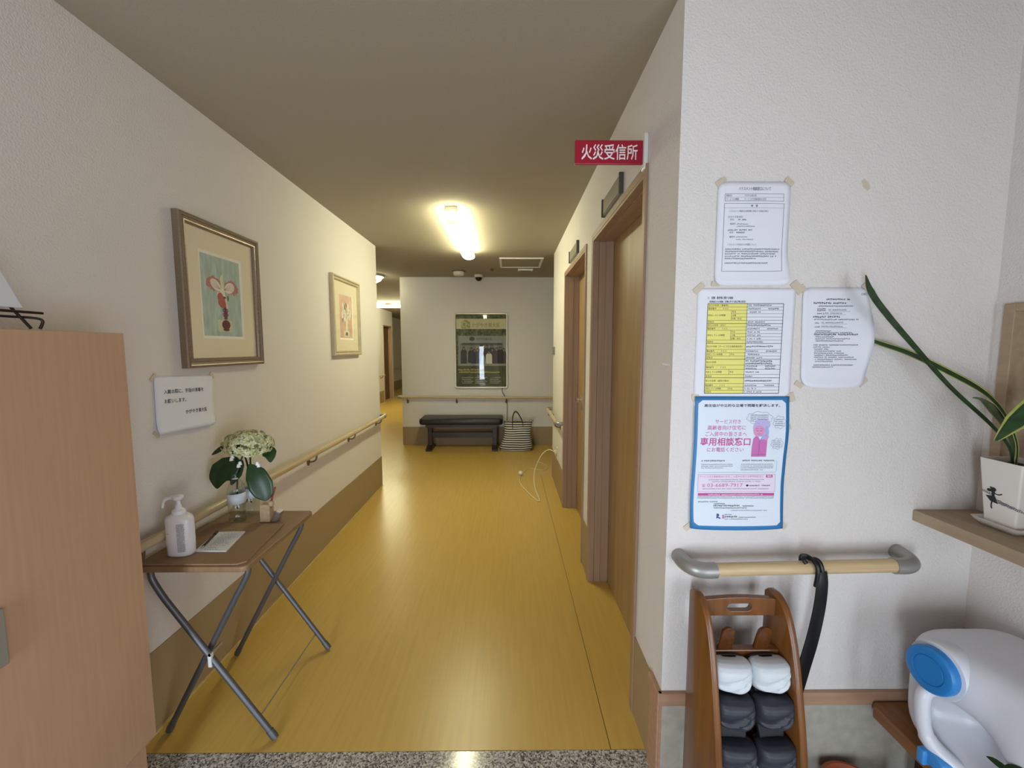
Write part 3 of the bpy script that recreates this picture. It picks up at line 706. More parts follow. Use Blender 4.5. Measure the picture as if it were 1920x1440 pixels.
# ------------------------------------------------------------------ paper notices
def paper(name, fr, w, h, m, label, corner=0.0, nx=16, ny=22, wavy=None, cat='notice', group=None):
    """a thin sheet with rounded corners; the frame's bulge curls it"""
    t = thing(name, fr.p(w/2, 0, 0), label, cat, group)
    mb = MB()
    vs, fs = [], []
    for j in range(ny+1):
        for i in range(nx+1):
            a, b = w*i/nx, h*j/ny
            if corner:       # pull the outer corners in along a quarter circle
                c = corner
                for (cx, cy, sx, sy) in ((0, 0, 1, 1), (w, 0, -1, 1), (0, h, 1, -1), (w, h, -1, -1)):
                    dx, dy = (a-cx)*sx, (b-cy)*sy
                    if dx < c and dy < c:
                        ex, ey = c-dx, c-dy; mx = max(ex, ey); l = math.hypot(ex, ey)
                        if l > 0: a, b = cx+sx*(c-ex*mx/l), cy+sy*(c-ey*mx/l)
                        break
            if wavy: a, b = wavy(a, b)
            vs.append(fr.p(a, b, 0.0006))
    for j in range(ny):
        for i in range(nx):
            k = j*(nx+1)+i; fs.append((k, k+1, k+nx+2, k+nx+1))
    mb.add(vs, fs)
    s = mb.build('sheet', m, t, smooth=True, solid=0.0004)
    return t, s
TAPE_H = [0.0013+0.00007*i for i in range(40)]
def tapes(t, fr, spots, first='tape'):
    for (a, b, l, wd, ang) in spots:
        c, s = math.cos(ang), math.sin(ang); mb = MB()
        pts = [(-l/2, -wd/2), (l/2, -wd/2+0.001), (l/2+0.0012, 0), (l/2-0.0006, wd/2), (-l/2, wd/2), (-l/2-0.001, 0)]
        q = [(a+c*x-s*y, b+s*x+c*y) for x, y in pts]
        mb.prism(q, lambda x, y, k: Fr(fr.o, fr.u, fr.v).p(x, y, k), 0.0002, TAPE_H.pop()); mb.build(first, 'tape', t)
E1 = 0.0014
# hand written style notice above the table: slightly tilted sheet
bl = lambda a, b: 0.004 + 0.008*max(0, (0.06-b)/0.06)**2 + 0.003*math.sin(a*40)*max(0, 0.5-b/0.3)
ln = Fr((L, 1.503, 1.090), (0, 1, -0.045), (0, 0.02, 1), bl)
t, s = paper('wall_notice', ln, 0.298, 0.213, 'paper', 'white paper notice taped to the left wall above the sanitizer bottle', corner=0.010, nx=20, ny=16)
m = MB()
ftext(m, ln, '入館の際に、手指の消毒を', 0.040, 0.148, 0.016, E1, width=0.20, weight=0.012)
ftext(m, ln, 'お願いします。', 0.040, 0.112, 0.016, E1, width=0.105, weight=0.012)
ftext(m, ln, 'かがやき東大阪', 0.140, 0.062, 0.0165, E1, width=0.115, weight=0.012)
m.build('lettering', 'ink', s)
tapes(t, ln, [(0.0, 0.213, 0.03, 0.012, 0.8), (0.298, 0.213, 0.03, 0.012, -0.8), (0.298, 0.01, 0.03, 0.012, 0.8), (0.0, 0.0, 0.03, 0.012, -0.8)])

# harassment notice
bl = lambda a, b: 0.003 + 0.020*max(0, (a-0.15)/0.055)**2*max(0, 1-b/0.10)**1.2 + 0.004*math.sin(PI*a/0.2)*math.sin(PI*b/0.29) + 0.004*max(0, 1-b/0.03)
n1 = Fr((0.597, F, 1.590), (1, 0, 0), (0, 0, 1), bl)
t, s = paper('wall_notice', n1, 0.208, 0.290, 'paper', 'white boxed notice taped highest on the white wall', corner=0.022)
m = MB()
ftext(m, n1, 'ハラスメント相談窓口について', 0.104, 0.2655, 0.0095, E1, width=0.092, align='c', weight=0.01)
fbox(m, n1, 0.020, 0.236, 0.188, 0.256, 0.0009, E1); fline(m, n1, [(0.020, 0.246), (0.188, 0.246)], 0.0005, E1)
ftext(m, n1, '事業所名', 0.023, 0.248, 0.006, E1, width=0.016); ftext(m, n1, 'かがやき東大阪', 0.075, 0.248, 0.006, E1, width=0.034)
ftext(m, n1, 'サービスの種類', 0.023, 0.238, 0.006, E1, width=0.036); ftext(m, n1, 'サービス付き高齢者向け住宅', 0.075, 0.238, 0.006, E1, width=0.062)
fbox(m, n1, 0.019, 0.040, 0.190, 0.229, 0.0009, E1); fline(m, n1, [(0.019, 0.217), (0.190, 0.217)], 0.0005, E1)
ftext(m, n1, '概　要', 0.104, 0.2195, 0.006, E1, align='c', weight=0.01)
ftext(m, n1, 'ハラスメント相談又は苦情等に対応する常設の窓口', 0.032, 0.205, 0.0055, E1, width=0.112)
ftext(m, n1, '【かがやき東大阪】', 0.031, 0.189, 0.0055, E1, width=0.040)
ftext(m, n1, '担当', 0.036, 0.182, 0.005, E1); ftext(m, n1, '連絡先', 0.036, 0.170, 0.005, E1)
ftext(m, n1, '担当', 0.036, 0.146, 0.005, E1); ftext(m, n1, '連絡先', 0.036, 0.134, 0.005, E1)
ftext(m, n1, 'ハラスメント対応および措置について', 0.032, 0.112, 0.0055, E1, width=0.082)
for (x1, y) in ((0.185, 0.100), (0.180, 0.0935), (0.172, 0.087), (0.178, 0.080), (0.115, 0.0735), (0.152, 0.061)): ftext_rows(m, n1, 0.026, x1, y, 0.0046, E1)
for (x0, x1, y) in ((0.055, 0.085, 0.182), (0.031, 0.104, 0.153), (0.055, 0.080, 0.146)): ftext_rows(m, n1, x0, x1, y, 0.005, E1)
m.build('lettering', 'ink_grey', s)
m = MB()
for (x0, x1, y) in ((0.055, 0.088, 0.170), (0.055, 0.108, 0.1635), (0.055, 0.088, 0.134), (0.055, 0.107, 0.127)): ftext_rows(m, n1, x0, x1, y, 0.0042, E1)
m.build('fine_print', 'ink_light', s)
tapes(t, n1, [(0.008, 0.290, 0.030, 0.015, 0.62), (0.203, 0.290, 0.026, 0.016, -0.7), (0.004, 0.004, 0.022, 0.014, -0.1)])

# contact table with the yellow column
bl = lambda a, b: 0.002 + 0.002*math.sin(PI*a/0.28)
n2 = Fr((0.551, F, 1.235), (1, 0, 0), (0, 0, 1), lambda a, b: 0.0012 + 0.002*math.sin(PI*min(1, max(0, a/0.287)))*min(1, max(0, b/0.036)))
t, s = paper('wall_notice', n2, 0.287, 0.347, 'paper', 'white notice with a black ruled table and yellow left column', corner=0.004, nx=28, ny=40)
X0, XM, X1, YT, YB = 0.030, 0.155, 0.252, 0.303, 0.040
m = MB(); frect(m, n2, X0, YB, XM-0.01, YT, E1-0.0004, 12, 4); m.build('yellow_column', 'yellow_cell', s)
m = MB()
ftext(m, n2, '５　苦情・事故等に関する体制', X0, 0.3155, 0.0075, E1, width=0.072, weight=0.012)
ftext(m, n2, '（利用者からの相談・苦情に対する窓口等の状況）', X0+0.004, 0.3055, 0.006, E1, width=0.105, weight=0.014)
fbox(m, n2, X0, YB, X1, YT, 0.0014, E1); XC = XM-0.010
fline(m, n2, [(XC, YB), (XC, YT)], 0.001, E1)
rows = [('窓口の名称（事業所）', 1), ('電話番号　／　ＦＡＸ', 1), ('対応している時間', 3), ('定休日', 1), ('窓口の名称（法人）', 1), ('電話番号　／　ＦＡＸ', 1), ('対応している時間', 3), ('定休日', 1),
        ('窓口の名称（サービス付き高齢者住宅）', 1.8), ('電話番号　／　ＦＡＸ', 1), ('対応している時間', 1), ('定休日', 1), ('窓口の名称', 1.8), ('電話番号　／　ＦＡＸ', 1.3), ('対応している時間', 1.6), ('定休日', 1), ('窓口の名称（虐待の場合）', 1.8), ('電話番号　／　ＦＡＸ', 1), ('対応している時間', 1), ('定休日', 1)]
tot = sum(r for _, r in rows); y = YT
fp = MB()
for i, (lab, r) in enumerate(rows):
    hgt = (YT-YB)*r/tot; y2 = y-hgt; th_ = 0.0012 if lab.startswith('窓') else 0.0007
    if i: fline(m, n2, [(X0, y), (X1, y)], th_, E1)
    ftext(m, n2, lab, X0+0.002, (y+y2)/2-0.0028, 0.0056, E1, width=min(0.11, 0.0058*len(lab)) if r != 3 else 0.05)
    if lab.startswith('対応'):
        xs = XC-0.045 if r == 3 else XC-0.045
        fline(m, n2, [(xs, y2), (xs, y)], 0.0007, E1)
        labs = ['平日', '土曜', '日曜・祝日'] if r == 3 else ['平日']
        for q, lb in enumerate(labs):
            yy = y-hgt*(q+1)/len(labs)
            if q < len(labs)-1: fline(m, n2, [(xs, yy), (X1, yy)], 0.0007, E1)
            ftext(m, n2, lb, xs+0.002, yy+hgt/len(labs)/2-0.0026, 0.0052, E1)
            if i != 2 or q == 0: ftext_rows(fp, n2, XC+0.004, XC+0.045, yy+hgt/len(labs)/2-0.0025, 0.005, E1, gap=0.5)
    elif lab.startswith('電話'):
        for yy in ([(y+y2)/2-0.0025] if r == 1 else [(y+y2)/2+0.0008, (y+y2)/2-0.0062]):
            ftext_rows(fp, n2, XC+0.003, XC+0.040, yy, 0.005, E1, gap=0); ftext_rows(fp, n2, XC+0.062, XC+0.095, yy, 0.005, E1, gap=0)
    elif lab.startswith('窓'):
        for yy in ([(y+y2)/2-0.0025] if i != 12 else [(y+y2)/2+0.0008, (y+y2)/2-0.0062]): ftext_rows(m if r > 1 else fp, n2, XC+0.003, XC+(0.085 if r > 1 else 0.075), yy, 0.0055, E1)
    else: ftext_rows(fp, n2, XC+0.003, XC+random.choice((0.025, 0.055)), (y+y2)/2-0.0025, 0.005, E1)
    y = y2
m.build('ruled_table', 'ink', s); fp.build('fine_print', 'ink_grey', s)
tapes(t, n2, [(0.003, 0.347, 0.034, 0.018, 0.75), (0.290, 0.350, 0.038, 0.024, -0.85), (0.292, 0.028, 0.026, 0.018, -1.2), (0.006, 0.026, 0.02, 0.02, 0.2)])

# narrow notice at the right
bl = lambda a, b: 0.003 + 0.016*max(0, (a-0.10)/0.10)**2*math.sin(PI*min(1, max(0, b/0.285)))**2 + 0.006*max(0, 1-b/0.03)
n3 = Fr((0.857, F, 1.297), (1, 0, 0), (0, 0, 1), bl)
wv = lambda a, b: (a + 0.010*(1-b/0.287)*(1 if a < 0.1 else 0.6) + 0.012*(a/0.19)*math.sin(PI*b/0.287), b - 0.006*math.sin(PI*a/0.19)*(1 if b < 0.05 else 0))
t, s = paper('wall_notice', n3, 0.190, 0.287, 'paper', 'white closely printed notice beside the yellow table, behind the leaf tip', corner=0.024, wavy=wv)
m = MB(); fp = MB(); lt = MB()
fbox(m, n3, 0.172, 0.266, 0.188, 0.271, 0.0006, E1); ftext_rows(m, n3, 0.176, 0.185, 0.267, 0.003, E1)
ftext_rows(m, n3, 0.070, 0.142, 0.251, 0.0055, E1); ftext_rows(m, n3, 0.033, 0.130, 0.240, 0.0062, E1); ftext_rows(m, n3, 0.034, 0.115, 0.200, 0.0062, E1); ftext_rows(m, n3, 0.040, 0.165, 0.149, 0.006, E1)
for (x0, x1, y) in ((0.045, 0.150, 0.232), (0.045, 0.072, 0.224), (0.045, 0.074, 0.219), (0.045, 0.060, 0.210), (0.034, 0.168, 0.193), (0.041, 0.056, 0.183), (0.041, 0.056, 0.172)): ftext_rows(fp, n3, x0, x1, y, 0.0045, E1)
for (x0, x1, y) in ((0.041, 0.090, 0.160), (0.041, 0.150, 0.155), (0.044, 0.100, 0.143), (0.044, 0.145, 0.137), (0.046, 0.130, 0.131), (0.040, 0.168, 0.119), (0.040, 0.090, 0.113), (0.044, 0.085, 0.107), (0.044, 0.125, 0.101), (0.044, 0.132, 0.095), (0.044, 0.145, 0.089), (0.044, 0.160, 0.083), (0.048, 0.168, 0.077), (0.048, 0.100, 0.071), (0.041, 0.162, 0.060), (0.041, 0.105, 0.054)): ftext_rows(fp, n3, x0, x1, y, 0.0042, E1)
for (x0, x1, y) in ((0.078, 0.142, 0.219), (0.062, 0.130, 0.209), (0.060, 0.135, 0.182), (0.060, 0.135, 0.171)):
    fline(lt, n3, [(x0, y), (x1, y)], 0.0006, E1); ftext_rows(lt, n3, x0, x1*0.92, y+0.002, 0.005, E1)
m.build('lettering', 'ink', s); fp.build('fine_print', 'ink_grey', s); lt.build('handwriting', 'ink_light', s)
tapes(t, n3, [(0.002, 0.283, 0.026, 0.016, -0.9), (0.184, 0.290, 0.02, 0.016, -0.7), (0.196, 0.012, 0.03, 0.018, 0.7), (0.006, 0.004, 0.024, 0.015, -0.6)])
tb = Fr((1.02, F, 1.874), (1, 0, 0), (0, 0, 1))
m = MB(); m.prism([(-0.012, 0.010), (-0.004, 0.016), (0.008, 0.006), (0.015, -0.010), (0.008, -0.017), (-0.006, -0.006)], lambda a, b, k: tb.p(a, b, k), 0.0, 0.0008)
tag(m.build('tape_scrap', 'tape'), 'stray scrap of old tape alone on the upper white wall', 'tape')

# blue bordered poster
bl = lambda a, b: 0.003 + 0.016*max(0, 1-b/0.075)**1.5*math.sin(PI*min(1, a/0.285))**0.5 + 0.003*math.sin(b*26)*(a/0.285) if b > 0 else 0.008
bl = (lambda f: lambda a, b: max(0.0015, f(min(max(a, 0), 0.285), max(b, 0.0001))))(bl)
n4 = Fr((0.553, F, 0.862), (1, 0, 0), (0, 0, 1), lambda a, b: 0.0035+bl4(a, b)); bl4 = bl
wv = lambda a, b: (a - 0.004*math.sin(b/0.404*2*PI)*(1-b/0.404), b)
PW, PH = 0.282, 0.404
n4p = lambda a, b: wv(a, b)
t, s = paper('poster', n4, PW, PH, 'poster_blue', 'blue bordered poster with pink Japanese headline and a lady telephoning', nx=16, ny=24, wavy=wv, cat='poster')
m = MB()
rr = []
c = 0.012; x0, y0, x1, y1 = 0.010, 0.012, PW-0.010, PH-0.011
for (cx, cy, a0) in ((x1-c, y1-c, 0), (x0+c, y1-c, 90), (x0+c, y0+c, 180), (x1-c, y0+c, 270)):
    for k in range(5): rr.append((cx+c*math.cos(math.radians(a0+22.5*k)), cy+c*math.sin(math.radians(a0+22.5*k))))
# inner field as strips so that it follows the curl
ny = 40
for j in range(ny):
    ya, yb = y0+(y1-y0)*j/ny, y0+(y1-y0)*(j+1)/ny
    def ext(yy):
        d = min(yy-y0, y1-yy)
        k = c-math.sqrt(max(0, c*c-(c-d)**2)) if d < c else 0
        return x0+k, x1-k
    (a0, a1), (b0, b1) = ext(ya), ext(yb)
    N_ = 12
    for i in range(N_):
        q = [(a0+(a1-a0)*i/N_, ya), (a0+(a1-a0)*(i+1)/N_, ya), (b0+(b1-b0)*(i+1)/N_, yb), (b0+(b1-b0)*i/N_, yb)]
        fpoly(m, n4, [wv(*p) for p in q], 0.0012)
m.build('white_field', 'paper_blue_tint', s)
E4 = 0.0018
m = MB(); ftext(m, n4, '高住協が中立的な立場で問題を解決します。', 0.028, 0.373, 0.0085, E4, width=0.226, weight=0.015)
for (x0, x1, y) in ((0.026, 0.098, 0.208), (0.150, 0.250, 0.208)): ftext_rows(m, n4, x0, x1, y, 0.005, E4)
ftext(m, n4, '☎', 0.172, 0.132, 0.001, E4) if False else None
fell(m, n4, 0.168, 0.1335, 0.004, 0.003, E4)
ftext_rows(m, n4, 0.175, 0.242, 0.131, 0.005, E4)
for (x0, x1, y, h) in ((0.020, 0.080, 0.082, 0.004), (0.068, 0.105, 0.076, 0.004), (0.068, 0.150, 0.069, 0.0062), (0.068, 0.170, 0.063, 0.004), (0.155, 0.190, 0.069, 0.004), (0.100, 0.122, 0.044, 0.003), (0.100, 0.140, 0.036, 0.0062), (0.142, 0.195, 0.036, 0.003), (0.100, 0.170, 0.031, 0.003)): ftext_rows(m, n4, x0, x1, y, h, E4)
m.build('lettering', 'ink', s)
m = MB()
for (x0, x1, y) in ((0.026, 0.122, 0.197), (0.026, 0.122, 0.1915), (0.026, 0.095, 0.186), (0.146, 0.245, 0.197), (0.146, 0.245, 0.1915), (0.146, 0.245, 0.186), (0.146, 0.215, 0.180), (0.050, 0.222, 0.150), (0.060, 0.210, 0.144), (0.032, 0.235, 0.122), (0.018, 0.250, 0.098), (0.018, 0.250, 0.0935), (0.120, 0.230, 0.056)): ftext_rows(m, n4, x0, x1, y, 0.0036, E4)
fline(m, n4, [(0.018, 0.174), (0.250, 0.174), (0.254, 0.178), (0.254, 0.21)], 0.0006, E4)
m.build('fine_print', 'ink_light', s)
m = MB(); frect(m, n4, 0.018, 0.115, 0.252, 0.168, 0.0015, 10, 2); m.build('contact_box', 'poster_box', s)
m = MB()
ftext(m, n4, 'サービス付き', 0.100, 0.323, 0.0125, E4, width=0.076, align='c', weight=0.008)
ftext(m, n4, '高齢者向け住宅に', 0.097, 0.304, 0.0135, E4, width=0.114, align='c', weight=0.008)
ftext(m, n4, 'ご入居中の皆さまへ', 0.096, 0.285, 0.0135, E4, width=0.124, align='c', weight=0.008)
ftext(m, n4, 'にお電話ください', 0.096, 0.2375, 0.0135, E4, width=0.110, align='c', weight=0.008)
ftext(m, n4, 'サービス付き高齢者向け住宅 ご入居中の皆さま専用相談窓口', 0.022, 0.158, 0.0072, E4, width=0.194)
ftext(m, n4, '☎', 0.030, 0.130, 0.009, E4, width=0.011); ftext(m, n4, '03-6689-7917', 0.046, 0.1285, 0.0135, E4, width=0.108, weight=0.006)
fbox(m, n4, 0.018, 0.115, 0.252, 0.168, 0.0007, E4)
m.build('lettering', 'poster_pink_soft', s)
m = MB(); ftext(m, n4, '専用相談窓口', 0.095, 0.2565, 0.0235, E4, width=0.150, align='c', weight=0.016)
m.build('pink_headline', 'poster_pink', s); m = MB(); frect(m, n4, 0.224, 0.1575, 0.244, 0.166, E4, 1, 1); m.build('pink_badge', 'poster_pink', s); m = MB()
rr = [(0.022, 0.1025), (0.248, 0.1025), (0.2505, 0.1065), (0.248, 0.1105), (0.022, 0.1105), (0.0195, 0.1065)]
frect(m, n4, 0.019, 0.1025, 0.250, 0.1105, E4, 10, 1)
m.build('pink_bar', 'poster_pink', s)
m = MB(); ftext(m, n4, '無料', 0.234, 0.1588, 0.006, E4+0.0005, align='c', weight=0.01); ftext_rows(m, n4, 0.050, 0.215, 0.1045, 0.0042, E4+0.0005); m.build('white_lettering', 'paper', s)
m = MB(); fell(m, n4, 0.080, 0.044, 0.004, 0.004, E4); fpoly(m, n4, [(0.076, 0.041), (0.084, 0.038), (0.089, 0.034), (0.083, 0.033), (0.080, 0.036), (0.075, 0.033)], E4); m.build('logo', 'logo_blue', s)
m = MB(); fell(m, n4, 0.096, 0.042, 0.003, 0.003, E4); fpoly(m, n4, [(0.092, 0.034), (0.100, 0.034), (0.098, 0.040), (0.094, 0.040)], E4); m.build('logo', 'lady_vest', s)
# speech bubbles
m = MB(); bub = MB()
for (cx, cy, rx, ry) in ((0.194, 0.340, 0.038, 0.018), (0.253, 0.327, 0.018, 0.018), (0.250, 0.262, 0.017, 0.016)):
    pts = [(cx+(rx+0.0022*math.sin(8*a))*math.cos(a), cy+(ry+0.0022*math.sin(8*a))*math.sin(a)) for a in [2*PI*i/40 for i in range(41)]]
    fline(m, n4, pts, 0.0007, E4)
    for k in range(-1, 3): ftext_rows(bub, n4, cx-rx*0.72, cx+rx*0.7, cy-0.002-k*0.0058+0.003, 0.0034, E4)
m.build('speech_bubble', 'lady_line', s); bub.build('bubble_print', 'ink_grey', s)
# the telephoning lady
lx, ly = 0.198, 0.222
m = MB(); fpoly(m, n4, [(lx-0.023, ly), (lx+0.022, ly), (lx+0.022, ly+0.052), (lx+0.012, ly+0.066), (lx-0.010, ly+0.066), (lx-0.020, ly+0.056), (lx-0.023, ly+0.030)], E4); m.build('vest', 'lady_vest', s)
m = MB(); fell(m, n4, lx, ly+0.088, 0.0225, 0.026, E4+0.0002, 24); fell(m, n4, lx+0.012, ly+0.098, 0.016, 0.016, E4+0.0002); m.build('hair', 'lady_hair', s)
m = MB(); fell(m, n4, lx-0.004, ly+0.078, 0.017, 0.017, E4+0.0004, 24); fpoly(m, n4, [(lx+0.013, ly+0.052), (lx+0.022, ly+0.050), (lx+0.026, ly+0.062), (lx+0.020, ly+0.072), (lx+0.013, ly+0.066)], E4+0.0004); m.build('face', 'lady_face', s)
m = MB(); fell(m, n4, lx+0.019, ly+0.078, 0.0055, 0.016, E4+0.0006, 14, 0.1); fell(m, n4, lx+0.006, ly+0.060, 0.010, 0.007, E4+0.0006); m.build('telephone', 'lady_phone', s)
m = MB(); fline(m, n4, [(lx-0.001, ly), (lx-0.001, ly+0.050)], 0.0008, E4+0.0008)
for s_ in (-1, 1): fline(m, n4, [(lx-0.004+s_*0.009, ly+0.080), (lx-0.004+s_*0.002, ly+0.079)], 0.0012, E4+0.0008); fline(m, n4, [(lx-0.004+s_*0.011, ly+0.085), (lx-0.004+s_*0.003, ly+0.087)], 0.0008, E4+0.0008)
fline(m, n4, [(lx-0.009, ly+0.069), (lx-0.005, ly+0.071), (lx-0.001, ly+0.069), (lx+0.003, ly+0.070)], 0.0009, E4+0.0008)
fline(m, n4, [(lx-0.023, ly+0.007), (lx+0.022, ly+0.007)], 0.0008, E4+0.0008); m.build('outline', 'lady_line', s)
m = MB(); fpoly(m, n4, [(lx-0.006, ly+0.062), (lx-0.001, ly+0.052), (lx+0.004, ly+0.062)], E4+0.0007); m.build('collar', 'paper', s)
tapes(t, n4, [(0.003, 0.402, 0.02, 0.016, 0.0), (0.283, 0.400, 0.022, 0.018, 0.1), (-0.002, 0.004, 0.030, 0.018, 0.7), (0.284, 0.008, 0.030, 0.018, -0.7), (0.288, 0.31, 0.012, 0.016, 0.2)])

# ------------------------------------------------------------------ framed poster on the end wall
PX0, PX1, PZ0, PZ1 = -0.768, -0.008, 0.83, 1.90
t = thing('framed_poster', ((PX0+PX1)/2, FAR, PZ0), 'metal framed green poster with a group photo on the end wall', 'poster')
fp_ = Fr((PX0, FAR-0.001, PZ0), (1, 0, 0), (0, 0, 1)); FW, FH = PX1-PX0, PZ1-PZ0
def rounded(x0, y0, x1, y1, c, k=4):
    o = []
    for (cx, cy, a0) in ((x1-c, y1-c, 0), (x0+c, y1-c, 90), (x0+c, y0+c, 180), (x1-c, y0+c, 270)):
        for q in range(k+1): o.append((cx+c*math.cos(math.radians(a0+90*q/k)), cy+c*math.sin(math.radians(a0+90*q/k))))
    return o
m = MB(); rings = []
for (i, h) in ((0, 0), (0, 0.024), (0.007, 0.038), (0.018, 0.038), (0.026, 0.026), (0.026, 0.006)):
    rings.append([fp_.p(a, b, h) for a, b in rounded(i, i, FW-i, FH-i, 0.035-i*0.8)])
m.loft(rings, cap=False); m.build('frame', 'alum_frame', t, smooth=True)
w0 = 0.008
def band(y0, y1, mt, name, x0=0.016, x1=None, k=0.0):
    m = MB(); frect(m, fp_, x0, y0*FH, FW-0.016 if x1 is None else x1, y1*FH, w0+k); return m.build(name, mt, bp)
m = MB(); frect(m, fp_, 0.014, 0.014, FW-0.014, FH-0.014, w0-0.002); bp = m.build('print', 'poster_green', t)
band(0.79, 0.925, 'poster_band', 'title_band', k=0.001)
band(0.30, 0.70, 'photo_grey', 'group_photo', 0.05, None, 0.001)
band(0.33, 0.60, 'photo_room', 'photo_room', 0.075, FW-0.06, 0.002)
band(0.575, 0.605, 'photo_shade', 'photo_shadow', 0.10, FW-0.08, 0.003)
band(0.02, 0.30, 'poster_dark_green', 'lower_field', k=0.0015)
m = MB(); ftext(m, fp_, 'かがやき東大阪', 0.25, 0.812*FH, 0.062, w0+0.004, width=0.40, weight=0.014); m.build('title', 'poster_letters', bp)
m = MB(); fpoly(m, fp_, rounded(0.10, 0.795*FH, 0.225, 0.888*FH, 0.02), w0+0.003); fpoly(m, fp_, [(0.115, 0.88*FH), (0.15, 0.915*FH), (0.20, 0.90*FH), (0.18, 0.88*FH)], w0+0.003); m.build('logo', 'poster_logo', bp)
m = MB()
fline(m, fp_, [(0.14+0.03*math.cos(a), 0.85*FH+0.035*math.sin(a)) for a in [i*PI/8 for i in range(14)]], 0.012, w0+0.005)
fline(m, fp_, [(0.185+0.022*math.cos(a), 0.83*FH+0.03*math.sin(a)) for a in [i*PI/8 for i in range(15)]], 0.010, w0+0.005); m.build('logo_curl', 'poster_band', bp)
m = MB(); ftext(m, fp_, 'かがやき東大阪', 0.31, 0.642*FH, 0.035, w0+0.004, width=0.22, weight=0.012); fell(m, fp_, 0.25, 0.66*FH, 0.04, 0.03, w0+0.004); m.build('photo_sign', 'photo_shade', bp)
# the printed people: bodies, then heads
ppl = [(0.13, 0.33, 0.56, 'photo_black', 0.045), (0.24, 0.34, 0.55, 'photo_black', 0.05), (0.285, 0.33, 0.53, 'photo_navy', 0.055), (0.33, 0.33, 0.54, 'photo_navy', 0.05), (0.41, 0.33, 0.54, 'photo_black', 0.04), (0.49, 0.33, 0.51, 'photo_white', 0.045), (0.54, 0.33, 0.54, 'photo_maroon', 0.05), (0.60, 0.33, 0.55, 'photo_maroon', 0.05), (0.655, 0.33, 0.56, 'photo_black', 0.045), (0.70, 0.33, 0.54, 'photo_maroon', 0.04), (0.38, 0.40, 0.585, 'photo_black', 0.04), (0.46, 0.42, 0.585, 'photo_black', 0.04), (0.53, 0.42, 0.59, 'photo_black', 0.045)]
for i, (x, ya, yb, mt, hw_) in enumerate(ppl):
    k = w0+0.003+0.0004*(i % 3)+(0.001 if i < 10 else 0)
    m = MB(); fpoly(m, fp_, [(x-hw_, ya*FH), (x+hw_, ya*FH), (x+hw_*0.95, yb*FH-0.07), (x+hw_*0.5, yb*FH-0.045), (x-hw_*0.5, yb*FH-0.045), (x-hw_*0.95, yb*FH-0.07)], k); m.build('printed_figure', mt, bp)
    m = MB(); fell(m, fp_, x, yb*FH-0.028, 0.019, 0.026, k+0.0003); m.build('printed_hair', 'photo_black', bp)
    m = MB(); fell(m, fp_, x, yb*FH-0.034, 0.013, 0.018, k+0.0006); m.build('printed_face', 'photo_skin', bp)
m = MB(); fpoly(m, fp_, [(0.365, 0.325*FH), (0.455, 0.325*FH), (0.43, 0.43*FH), (0.385, 0.43*FH)], w0+0.006); m.build('printed_skirt', 'photo_grey', bp)
m = MB()
ftext(m, fp_, 'Enjoy the life, 365 for you', 0.05, 0.237*FH, 0.030, w0+0.003, width=0.32, weight=0.012)
ftext_rows(m, fp_, 0.06, 0.66, 0.205*FH, 0.024, w0+0.003); m.build('slogan', 'photo_yellow', bp)
m = MB()
for (x0, x1) in ((0.10, 0.27), (0.29, 0.47), (0.50, 0.66)):
    for k in range(4): ftext_rows(m, fp_, x0, x1-0.03*(k % 2), (0.135-0.024*k)*FH, 0.016, w0+0.003)
ftext_rows(m, fp_, 0.32, 0.43, 0.155*FH, 0.016, w0+0.003); fell(m, fp_, 0.385, 0.285*FH, 0.035, 0.033, w0+0.0032); m.build('fine_print', 'photo_text', bp)
# bowed clear cover sheet
m = MB(); nx, ny = 40, 24; vs = []; fs = []
for j in range(ny+1):
    for i in range(nx+1):
        a, b = 0.016+(FW-0.032)*i/nx, 0.016+(FH-0.032)*j/ny; u, v = i/nx, j/ny
        vs.append(fp_.p(a, b, 0.013+0.024*(1-(2*u-1)**2)*math.sin(PI*(0.04+0.92*v))**0.3+0.0012*math.sin(9*v+1)*u))
for j in range(ny):
    for i in range(nx):
        k = j*(nx+1)+i; fs.append((k, k+1, k+nx+2, k+nx+1))
m.add(vs, fs); m.build('cover_sheet', 'acrylic', t, smooth=True)
tag(MB().tube(catmull([(-0.09, FAR-0.012, 0.83), (-0.085, FAR-0.012, 0.77), (-0.045, FAR-0.01, 0.70), (-0.02, FAR-0.01, 0.60), (-0.02, FAR-0.01, 0.44), (-0.025, FAR-0.01, 0.25)], 5), 0.005, 8).build('hanging_cable', 'cord_grey', smooth=True), 'thin grey cord hanging below the framed poster', 'cord')

# ------------------------------------------------------------------ black bench and striped bag by the end wall
t = thing('padded_bench', (-0.64, 5.68, 0), 'low black padded bench below the framed poster', 'bench')
MB().prism(rounded(-1.215, 5.49, -0.075, 5.86, 0.05), lambda a, b, k: (a, b, k), 0.365, 0.452).build('seat_pad', 'black_leather', t, bevel=0.03, bseg=4, smooth=True)
box('seat_frame', 'dark_wood', -1.13, -0.15, 5.53, 5.83, 0.325, 0.366, t)
for x in (-1.09, -0.19):
    box('leg', 'dark_wood', x-0.03, x+0.03, 5.62, 5.72, 0.04, 0.326, t, bevel=0.004)
    MB().prism([(5.50, 0), (5.84, 0), (5.84, 0.025), (5.73, 0.06), (5.61, 0.06), (5.50, 0.025)], lambda a, b, k: (k, a, b), x-0.04, x+0.04).build('foot', 'dark_wood', t, bevel=0.003)
box('stretcher', 'dark_wood', -1.06, -0.22, 5.645, 5.695, 0.16, 0.235, t)
t = thing('tote_bag', (0.1, 5.62, 0), 'black and white striped tote bag beside the padded bench', 'bag')
rings = []
